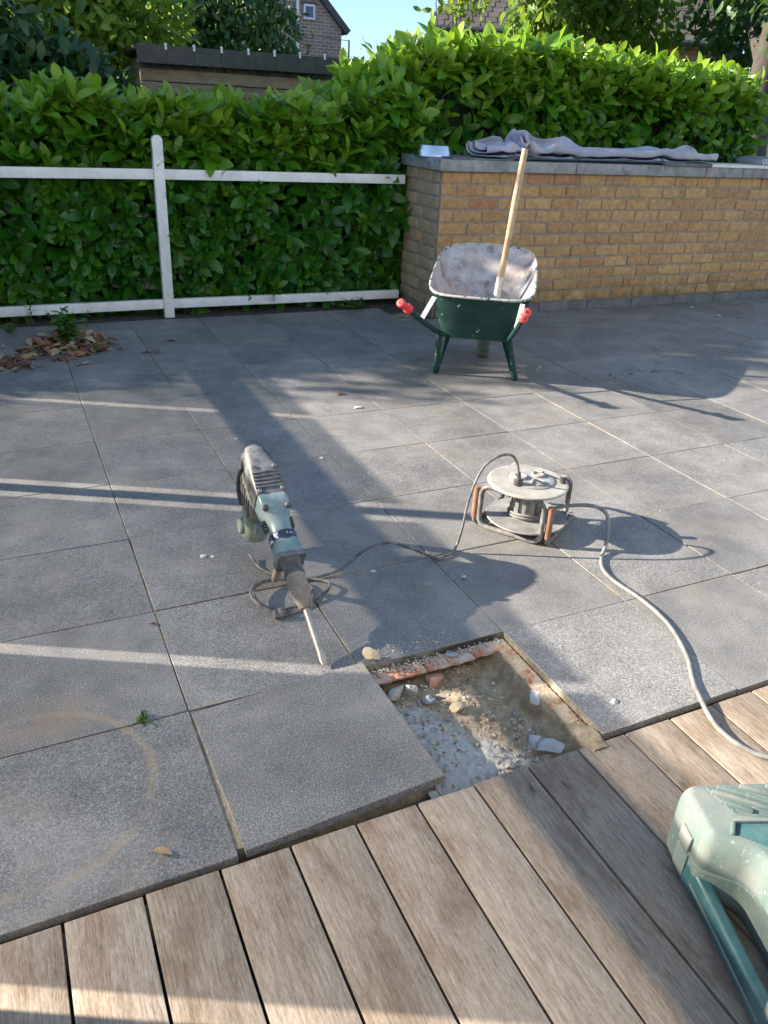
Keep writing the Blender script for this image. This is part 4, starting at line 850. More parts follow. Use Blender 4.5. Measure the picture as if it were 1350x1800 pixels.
for v, sg in ((-H_ - 0.012, -1), (H_ + 0.012, 1)):
    pts = curve_pts([fp(-H_ + 0.01, v, 0.165), fp(-H_ + 0.01, v, 0.04), fp(-H_ + 0.022, v, 0.014), fp(-H_ + 0.05, v, TR), fp(H_ - 0.02, v, TR), fp(H_, v, TR + 0.02)], 5)
    b = MB(); b.tube(pts, TR, 10); st = b.build('side_tube', M_frame, reel, ang=80)
    b = MB(); b.tube([fp(-H_ + 0.01, v, 0.036), fp(-H_ + 0.01, v, 0.168)], 0.0135, 12); b.build('sleeve', M_rust, st, ang=60)
b = MB(); b.box((0, 0, 0.183), (0.24, 0.03, 0.006), Matrix((E1, E2_, Vector((0, 0, 1)))).transposed()); b.build('cross_strap', M_frame, reel, smooth=False)
DC = Vector((1.458, 1.081, 0)) - RC
b = MB(); b.lathe([(0.155, 0.196), (0.158, 0.199), (0.157, 0.204), (0.150, 0.2065), (0.140, 0.205), (0.11, 0.207), (0.02, 0.209), (0.001, 0.209)], 48, DC); disc = b.build('top_disc', M_disc, reel, ang=40)
b = MB(); b.lathe([(0.156, 0.048), (0.159, 0.051), (0.157, 0.056), (0.14, 0.054), (0.06, 0.058)], 48, DC + Vector((0.010, -0.004, 0))); b.build('lower_disc', M_disc2, reel, ang=40)
b = MB(); b.lathe([(0.06, 0.05), (0.058, 0.08), (0.058, 0.17), (0.075, 0.196)], 32, DC + Vector((0.006, -0.002, 0))); b.build('drum', M_disc2, reel, ang=50)
b = MB()
for k in range(9): 
    a = 2 * math.pi * k / 9; b.box(DC + Vector((0.006 + 0.0585 * math.cos(a), -0.002 + 0.0585 * math.sin(a), 0.125)), (0.012, 0.016, 0.09), Matrix.Rotation(a, 3, 'Z'))
b.build('drum_rib', M_frame, reel, smooth=False)
b = MB()
for k in range(2): b.tube([DC + Vector((0.006 + 0.066 * math.cos(a), -0.002 + 0.066 * math.sin(a), 0.068 + 0.012 * k + 0.004 * math.sin(a * 2))) for a in [2 * math.pi * q / 30 for q in range(30)]], 0.0055, 8, closed=True)
b.build('wound_cable', M_cable2, reel, ang=80)
cr = Vector((0.035, 0.0, 0)); 
b = MB(); b.lathe([(0.088, 0.206), (0.090, 0.210), (0.084, 0.2125), (0.06, 0.2115), (0.001, 0.2115)], 36, DC + cr * .5); plate = b.build('socket_plate', M_disc2, disc, ang=40)
for a in (25, 145, 265):
    c = DC + cr * .5 + Vector((0.046 * math.cos(R_(a)), 0.046 * math.sin(R_(a)), 0)); b = MB(); b.lathe([(0.026, 0.2115), (0.027, 0.219), (0.024, 0.2215), (0.019, 0.2205), (0.016, 0.215), (0.001, 0.215)], 22, c); b.build('socket', M_disc, disc, ang=40)
    if a != 145: b = MB(); b.box(c + Vector((0.012 * math.cos(R_(a)), 0.012 * math.sin(R_(a)), 0.226)), (0.05, 0.012, 0.006), Matrix.Rotation(R_(a + 62), 3, 'Z') @ Matrix.Rotation(R_(16), 3, 'Y')); b.build('socket_lid', M_disc2, disc, bevel=0.002)
kn = Vector((0.119, -0.062, 0)); b = MB(); b.lathe([(0.011, 0.204), (0.0115, 0.228), (0.013, 0.229), (0.013, 0.2345), (0.011, 0.236), (0.001, 0.236)], 18, DC + kn); b.build('knob', M_black, reel, ang=40)
b = MB(); b.lathe([(0.0125, 0.2362), (0.001, 0.2364)], 16, DC + kn); b.build('knob_top', M_disc, reel)
# the reel's own cable, lifted off the drum, over the tiles and the deck
rc = curve_pts([(1.478, 1.010, .085), (1.535, 0.995, .112), (1.60, 0.955, .135), (1.668, 0.925, .135), (1.700, 0.885, .118), (1.690, 0.845, .075), (1.655, 0.805, .025), (1.608, 0.765, .0075), (1.553, 0.690, .0075), (1.538, 0.610, .0075), (1.548, 0.50, .0075), (1.545, 0.40, .0075), (1.522, 0.300, .0075), (1.462, 0.172, .0075), (1.395, 0.080, .0075), (1.348, 0.0, .010), (1.312, -0.09, .006), (1.315, -0.17, .003), (1.352, -0.235, .003), (1.44, -0.30, .003), (1.6, -0.36, .003)], 8)
b = MB(); b.tube(rc, 0.0072, 10); tag(b.build('extension_cable', M_cable2, ang=80), 'pale dusty cable running from the reel across the tiles onto the deck', 'cable')

# ------------------------------------------------------------ demolition hammer
T0 = Vector((0.405, 0.540, 0.012)); U_ = Vector((0.010, 0.695, 0.373)).normalized(); XX = Vector((1, 0, 0)); XX = (XX - U_ * XX.dot(U_)).normalized(); UP = XX.cross(U_)
MH = Matrix((XX, U_, UP)).transposed().to_4x4(); MH.translation = T0
dh = thing('demolition_hammer', 'blue green demolition hammer leaning on its motor with the chisel in a tile joint', 'demolition hammer', rot=MH)
def hy(y):
    t = [(-1, -1), (0, 0), (0.196, 0.184), (0.41, 0.364), (0.48, 0.440), (0.60, 0.538), (0.672, 0.600), (0.88, 0.848), (2, 1.968)]
    for (a, c), (a2, c2) in zip(t[:-1], t[1:]):
        if a <= y <= a2: return c + (c2 - c) * (y - a) / (a2 - a)
def ysec(rings): return [[Vector((x, hy(y), z)) for x, z in poly] for y, poly in rings]
def circ(r, n=24, rz=None, cz=0.0): return [(r * math.cos(2 * math.pi * k / n), cz + (rz or r) * math.sin(2 * math.pi * k / n)) for k in range(n)]
def rr_(w, h, r, cz=0.0): return rrect(w, h, r, 5, 0, cz)
b = MB(); b.loft(ysec([(-0.004, rr_(0.015, 0.004, 0.0018)), (0.015, rr_(0.023, 0.014, 0.005)), (0.035, rr_(0.023, 0.023, 0.0105)), (0.26, rr_(0.023, 0.023, 0.0105))])); b.build('chisel', M_steel, dh, ang=50)
b = MB(); b.loft(ysec([(0.196, circ(0.013)), (0.198, circ(0.019)), (0.212, circ(0.0225)), (0.225, circ(0.0235)), (0.245, circ(0.029)), (0.30, circ(0.0315)), (0.335, circ(0.031)), (0.343, circ(0.028))])); b.build('chuck_sleeve', M_sleeve, dh, ang=45)
b = MB(); b.loft(ysec([(0.340, circ(0.0285)), (0.345, circ(0.0325)), (0.352, circ(0.0325)), (0.356, circ(0.030)), (0.385, circ(0.032)), (0.398, circ(0.039)), (0.402, circ(0.041))])); b.build('collar', M_black, dh, ang=40)
b = MB(); b.loft(ysec([(0.400, rr_(0.092, 0.092, 0.016)), (0.412, rr_(0.096, 0.096, 0.016)), (0.418, rr_(0.090, 0.090, 0.016))])); b.build('front_flange', M_cover, dh, ang=40)
b = MB(); b.loft(ysec([(0.418, rr_(0.086, 0.088, 0.018)), (0.44, rr_(0.086, 0.088, 0.02)), (0.466, rr_(0.084, 0.086, 0.03))])); b.build('front_housing', M_teal, dh, ang=40)
b = MB(); b.loft(ysec([(0.466, circ(0.042, 28)), (0.468, circ(0.0455, 28)), (0.494, circ(0.0455, 28)), (0.496, circ(0.042, 28))])); b.build('badge_band', M_badge, dh, ang=40)
b = MB(); b.loft(ysec([(0.463, circ(0.0452, 28)), (0.4675, circ(0.0462, 28))]), True, True); b.loft(ysec([(0.4945, circ(0.0462, 28)), (0.499, circ(0.0452, 28))])); b.build('band_edge', M_black, dh, ang=40)
b = MB(); b.loft(ysec([(0.497, rr_(0.080, 0.082, 0.039)), (0.53, rr_(0.074, 0.078, 0.036)), (0.565, rr_(0.078, 0.080, 0.032)), (0.60, rr_(0.094, 0.084, 0.022)), (0.622, rr_(0.098, 0.088, 0.014)), (0.665, rr_(0.100, 0.094, 0.012)), (0.672, rr_(0.096, 0.090, 0.012))])); b.build('barrel', M_teal, dh, ang=40)
for s in (-1, 1):
    b = MB(); b.lathe([(0.0105, -0.004), (0.0105, 0.006), (0.007, 0.010), (0.001, 0.0102)], 14, (s * 0.037, hy(0.607), 0.043)); b.build('bolt_cap', M_black, dh, ang=50)
    for q in range(4): b = MB(); b.box((s * 0.0445, hy(0.575 - 0.012 * q), -0.005), (0.012, 0.004, 0.03)); b.build('cooling_slot', M_black, dh)
# black rear cover, rounded at the far end
b = MB(); rings = []
for y, w, h, cz, r in ((0.672, .104, .100, -.004, .014), (0.70, .106, .102, -.004, .014), (0.76, .100, .104, -.006, .016), (0.81, .088, .100, -.010, .02), (0.845, .072, .090, -.017, .024), (0.868, .055, .074, -.026, .024), (0.880, .034, .05, -.036, .016)): rings.append((y, rr_(w, h, r, cz)))
b.loft(ysec(rings)); cov = b.build('rear_cover', M_cover, dh, ang=45)
for q in range(5): b = MB(); b.box((0, hy(0.694 + 0.0125 * q), 0.0465), (0.096 - 0.001 * q, 0.0065, 0.006)); b.build('grip_rib', M_cover, cov, bevel=0.002)
for x, y in ((-0.038, 0.682), (0.038, 0.684), (-0.036, 0.768), (0.035, 0.764)):
    b = MB(); b.lathe([(0.0065, -0.002), (0.0065, 0.0025), (0.0045, 0.0035), (0.004, 0.0015), (0.001, 0.0015)], 12, (x, hy(y), 0.0475 if y < .7 else 0.046)); b.build('screw', M_steel, cov, ang=40)
# vented motor column going down to the ground
def zsec(rings): return [[Vector((x, y + cy, z)) for x, y in poly] for z, cy, poly in rings]
def rx(w, d, r): return rrect(w, d, r, 5)
b = MB(); b.loft(zsec([(-0.045, .70, rx(.100, .15, .018)), (-0.10, .70, rx(.104, .150, .02)), (-0.155, .695, rx(.102, .142, .022)), (-0.16, .695, rx(.096, .136, .022))])); ven = b.build('vent_housing', M_vent, dh, ang=40)
for s in (-1, 1):
    for q in range(5):
        b = MB(); b.box((s * 0.0515, 0.648 + 0.025 * q, -0.10), (0.006, 0.010, 0.075 - 0.012 * (q % 2)), Euler((R_(-14), 0, 0)).to_matrix()); b.build('vent_slot', M_black, ven, bevel=0.002)
b = MB(); b.loft(zsec([(-0.158, .69, rx(.092, .116, .03)), (-0.18, .69, rx(.094, .116, .034)), (-0.24, .685, rx(.090, .108, .04)), (-0.275, .68, rx(.098, .108, .044)), (-0.292, .678, rx(.096, .104, .044)), (-0.297, .678, rx(.084, .09, .04))])); mo = b.build('motor_housing', M_sage, dh, ang=45)
b = MB(); b.box((0, 0.626, -0.195), (0.05, 0.03, 0.05)); b.build('brush_cover', M_teal, mo, bevel=0.006)
b = MB(); b.lathe([(0.001, 0.0), (0.026, 0.0), (0.030, 0.006), (0.028, 0.016), (0.02, 0.022)], 20, (-0.058, .69, -0.262), Matrix(((0, 0, 1), (0, 1, 0), (-1, 0, 0)))); b.build('motor_cap', M_sage, mo, ang=40)
# rear D handle and its cable guard
pts = curve_pts([(0.0, 0.825, -0.05), (-0.004, 0.862, -0.09), (-0.006, 0.862, -0.17), (-0.004, 0.82, -0.235), (0.0, 0.72, -0.255)], 6)
b = MB(); b.tube(pts, [0.019] * len(pts), 12); b.build('rear_handle', M_cover, dh, ang=60)
pts = curve_pts([(-0.046, 0.775, -0.03), (-0.056, 0.775, -0.07), (-0.057, 0.75, -0.13), (-0.05, 0.72, -0.175)], 5); b = MB(); b.tube(pts, 0.008, 8); b.build('trigger_guard', M_black, dh, ang=60)
b = MB(); b.tube([(-0.012, 0.40, -0.04), (-0.012, 0.405, -0.155), (-0.012, 0.407, -0.185)], [0.014, 0.0135, 0.012], 12); b.build('side_handle', M_sleeve, dh, ang=60)
b = MB(); b.tube([(-0.012, 0.40, -0.04), (-0.012, 0.40, -0.085)], 0.02, 12); b.build('handle_clamp', M_cover, dh, ang=60)
# its power cord: from the motor, coiled, then up to the reel's socket
pc = curve_pts([(0.375, 1.205, .02), (0.385, 1.13, .010), (0.415, 1.075, .007), (0.46, 1.04, .007), (0.55, 0.985, .008), (0.575, 0.93, .02), (0.535, 0.885, .014), (0.44, 0.855, .009), (0.355, 0.862, .008), (0.312, 0.915, .022), (0.33, 0.985, .028), (0.41, 1.015, .02), (0.49, 0.99, .012), (0.515, 0.93, .008), (0.47, 0.855, .007), (0.375, 0.823, .007), (0.315, 0.86, .03), (0.298, 0.925, .040), (0.335, 0.99, .036), (0.42, 1.022, .02), (0.50, 1.005, .010), (0.572, 1.002, .008), (0.644, 0.997, .024), (0.725, 0.991, .085), (0.81, 0.984, .105), (0.899, 0.978, .070), (1.006, 0.970, .009), (1.035, 0.968, .008), (1.085, 0.985, .010), (1.103, 0.993, .02), (1.125, 0.998, .095), (1.140, 1.001, .19), (1.165, 1.007, .271), (1.199, 1.014, .327), (1.252, 1.026, .352), (1.309, 1.038, .354), (1.349, 1.047, .336), (1.378, 1.054, .295), (1.392, 1.058, .25)], 7)
pcb = MB(); pcb.tube(pc, 0.0052, 8); cord = pcb.build('power_cord', M_cable, ang=80); tag(cord, 'dark grey power cord looping from the hammer up to the top of the reel', 'cord')
b = MB(); b.tube([(1.392, 1.058, .262), (1.394, 1.058, .236), (1.395, 1.058, .224)], [.007, .0095, .013], 12); b.tube([(1.395, 1.058, .228), (1.396, 1.058, .211)], [.017, .019], 14); b.build('plug', M_black, cord, ang=50)
b = MB(); b.lathe([(0.008, -0.022), (0.014, -0.020), (0.014, -0.004), (0.0175, -0.002), (0.0175, 0.006), (0.010, 0.010), (0.007, 0.02)], 14, (0.362, 0.826, .016), Matrix(((0, 0, 1), (1, 0, 0), (0, 1, 0)))); b.build('cable_joint', M_cable, cord, ang=40)

# ------------------------------------------------------------ tool case
CX = Vector((0.94, -0.342, 0)).normalized(); CY = Vector((-0.342, -0.94, 0)).normalized()
MC = Matrix((CX, -CY, Vector((0, 0, 1)))).transposed().to_4x4(); MC.translation = Vector((0.902, -0.322, -0.006)); MC = MC @ Matrix.Diagonal((1, 1, 1.46, 1))
case = thing('tool_case', 'dusty teal plastic tool case with a slotted carry handle lying on the deck', 'tool case', rot=MC)
# local x to the right, local y is AWAY from the camera (so the case runs to -y)
def round_poly(pts, n=7):
    out = []
    for i, (x, y, r) in enumerate(pts):
        p = Vector((x, y)); a = Vector(pts[i - 1][:2]) - p; c = Vector(pts[(i + 1) % len(pts)][:2]) - p; half = a.angle(c) / 2; d = min(r / math.tan(half), a.length * .48, c.length * .48)
        p0 = p + a.normalized() * d; p1 = p + c.normalized() * d
        for k in range(n + 1): t = k / n; out.append(tuple((1 - t) ** 2 * p0 + 2 * t * (1 - t) * p + t * t * p1))
    return out
body = round_poly([(0, -0.58, .04), (0.38, -0.58, .04), (0.38, 0, .05), (0, 0, .045), (0, -0.152, .03), (0.088, -0.196, .045), (0.088, -0.384, .045), (0, -0.425, .03)])
def csec(z, d):
    out = []; m = len(body)
    for i in range(m):
        p = Vector(body[i]); t = (Vector(body[(i + 1) % m]) - Vector(body[i - 1])).normalized(); q = p + Vector((-t.y, t.x)) * d; out.append(Vector((q.x, q.y, z)))
    return out
b = MB(); b.loft([csec(0.0, .012), csec(0.004, .006), csec(0.012, .001), csec(0.020, 0), csec(0.060, 0), csec(0.063, .004)]); b.build('lower_shell', M_case, case, ang=50)
b = MB(); b.loft([csec(0.0635, .004), csec(0.067, 0), csec(0.098, 0), csec(0.108, .0015), csec(0.117, .005), csec(0.124, .010), csec(0.128, .016), csec(0.1295, .022)]); lid = b.build('lid', M_case, case, ang=50)
def bar(name, x0, y0, x1, y1, w, z0, z1, m, par, bev=0.002):
    a = Vector((x0, y0, 0)); c = Vector((x1, y1, 0)); d = (c - a); L = d.length; ang = math.atan2(d.y, d.x); b = MB(); b.box(((x0 + x1) / 2, (y0 + y1) / 2, (z0 + z1) / 2), (L, w, z1 - z0), Matrix.Rotation(ang, 3, 'Z')); return b.build(name, m, par, bevel=bev, seg=2)
b = MB(); b.prism([(0.055, -0.024), (0.32, -0.024), (0.32, -0.120), (0.24, -0.122), (0.085, -0.100)], 0.1288, 0.1305); b.build('rib_field', M_casemid, lid, bevel=0.0006, seg=1)
for x0, y0, x1, y1 in ((0.078, -0.026, 0.245, -0.108), (0.060, -0.038, 0.225, -0.118), (0.070, -0.064, 0.125, -0.095), (0.130, -0.026, 0.195, -0.056), (0.190, -0.026, 0.265, -0.064)): bar('rib', x0, y0, x1, y1, 0.012, 0.127, 0.1352, M_case, lid, 0.003)
b = MB(); b.prism([(0.075, -0.124), (0.32, -0.134), (0.32, -0.255), (0.150, -0.240), (0.118, -0.186), (0.062, -0.150)], 0.1285, 0.1318); b.build('recess_panel', M_casedark, lid, bevel=0.001)
bar('panel_edge', 0.070, -0.119, 0.32, -0.130, 0.008, 0.127, 0.1365, M_case, lid, 0.003); bar('panel_edge', 0.070, -0.119, 0.052, -0.150, 0.008, 0.126, 0.1360, M_case, lid, 0.003)
b = MB(); b.loft([[Vector((x, y, z)) for x, y in rrect(w, h, r, 5, 0.215, -0.385)] for w, h, r, z in ((.17, .27, .05, .128), (.16, .26, .05, .146), (.13, .23, .05, .151))]); b.build('lid_bulge', M_case, lid, ang=70)
# carry handle: bar with a slot, leaning inward at the top
b = MB(); rings = []
for k in range(13):
    t = k / 12; y = -0.120 - 0.335 * t; e = abs(2 * t - 1) ** 5; hw = 0.018 + 0.010 * e; zc = 0.027 + 0.004 * e; hh = 0.018 + 0.004 * e
    rings.append([Vector((0.014 + x + 0.12 * 0 + (0.006 if z > 0 else 0.0), y, zc + z)) for x, z in rrect(2 * hw * .82, 2 * hh, 0.0085, 4)])
b.loft(rings); hd = b.build('handle', M_casedark, case, ang=60)
bar('seam', -0.0005, -0.13, -0.0005, -0.43, 0.004, 0.024, 0.028, M_case, hd, 0.001)
b = MB(); b.box((-0.0015, -0.092, 0.080), (0.012, 0.044, 0.028), Euler((0, R_(6), 0)).to_matrix()); lt_ = b.build('latch', M_latch, case, bevel=0.003, seg=2)
b = MB(); b.box((-0.001, -0.092, 0.037), (0.008, 0.046, 0.046)); b.build('latch_plate', M_case, case, bevel=0.003, seg=2)

# ------------------------------------------------------------ things on the wall
b = MB(); b.lathe([(0.150, 0.0), (0.154, 0.003), (0.149, 0.006), (0.145, 0.008), (0.124, 0.072), (0.117, 0.079), (0.001, 0.080)], 48); bo = b.build('metal_bowl', M_alu, loc=(2.83, 4.60, 1.1615), ang=40); tag(bo, 'shiny metal bowl turned upside down on the end of the wall', 'bowl')
b = MB(); b.box((0, 0, 0), (0.55, 0.34, 0.012)); o = b.build('slate_sheet', M_slate, loc=(3.10, 4.47, 1.168), bevel=0.002); o.rotation_euler.z = 0.02; tag(o, 'thin dark slate sheet lying on the coping between bowl and cloth', 'slate')
b = MB(); b.box((0, 0, 0), (0.52, 0.05, 0.024)); o = b.build('dark_bar', M_slate, loc=(5.10, 4.29, 1.1735), bevel=0.003); tag(o, 'dark flat bar on the coping under the right end of the grey cloth', 'bar')
b = MB(); b.box((0, 0, 0), (1.55, 0.30, 0.022)); o = b.build('cream_board', M_cream, loc=(6.13, 4.42, 1.1725), bevel=0.003); tag(o, 'cream board lying on the wall to the right of the cloth', 'board')
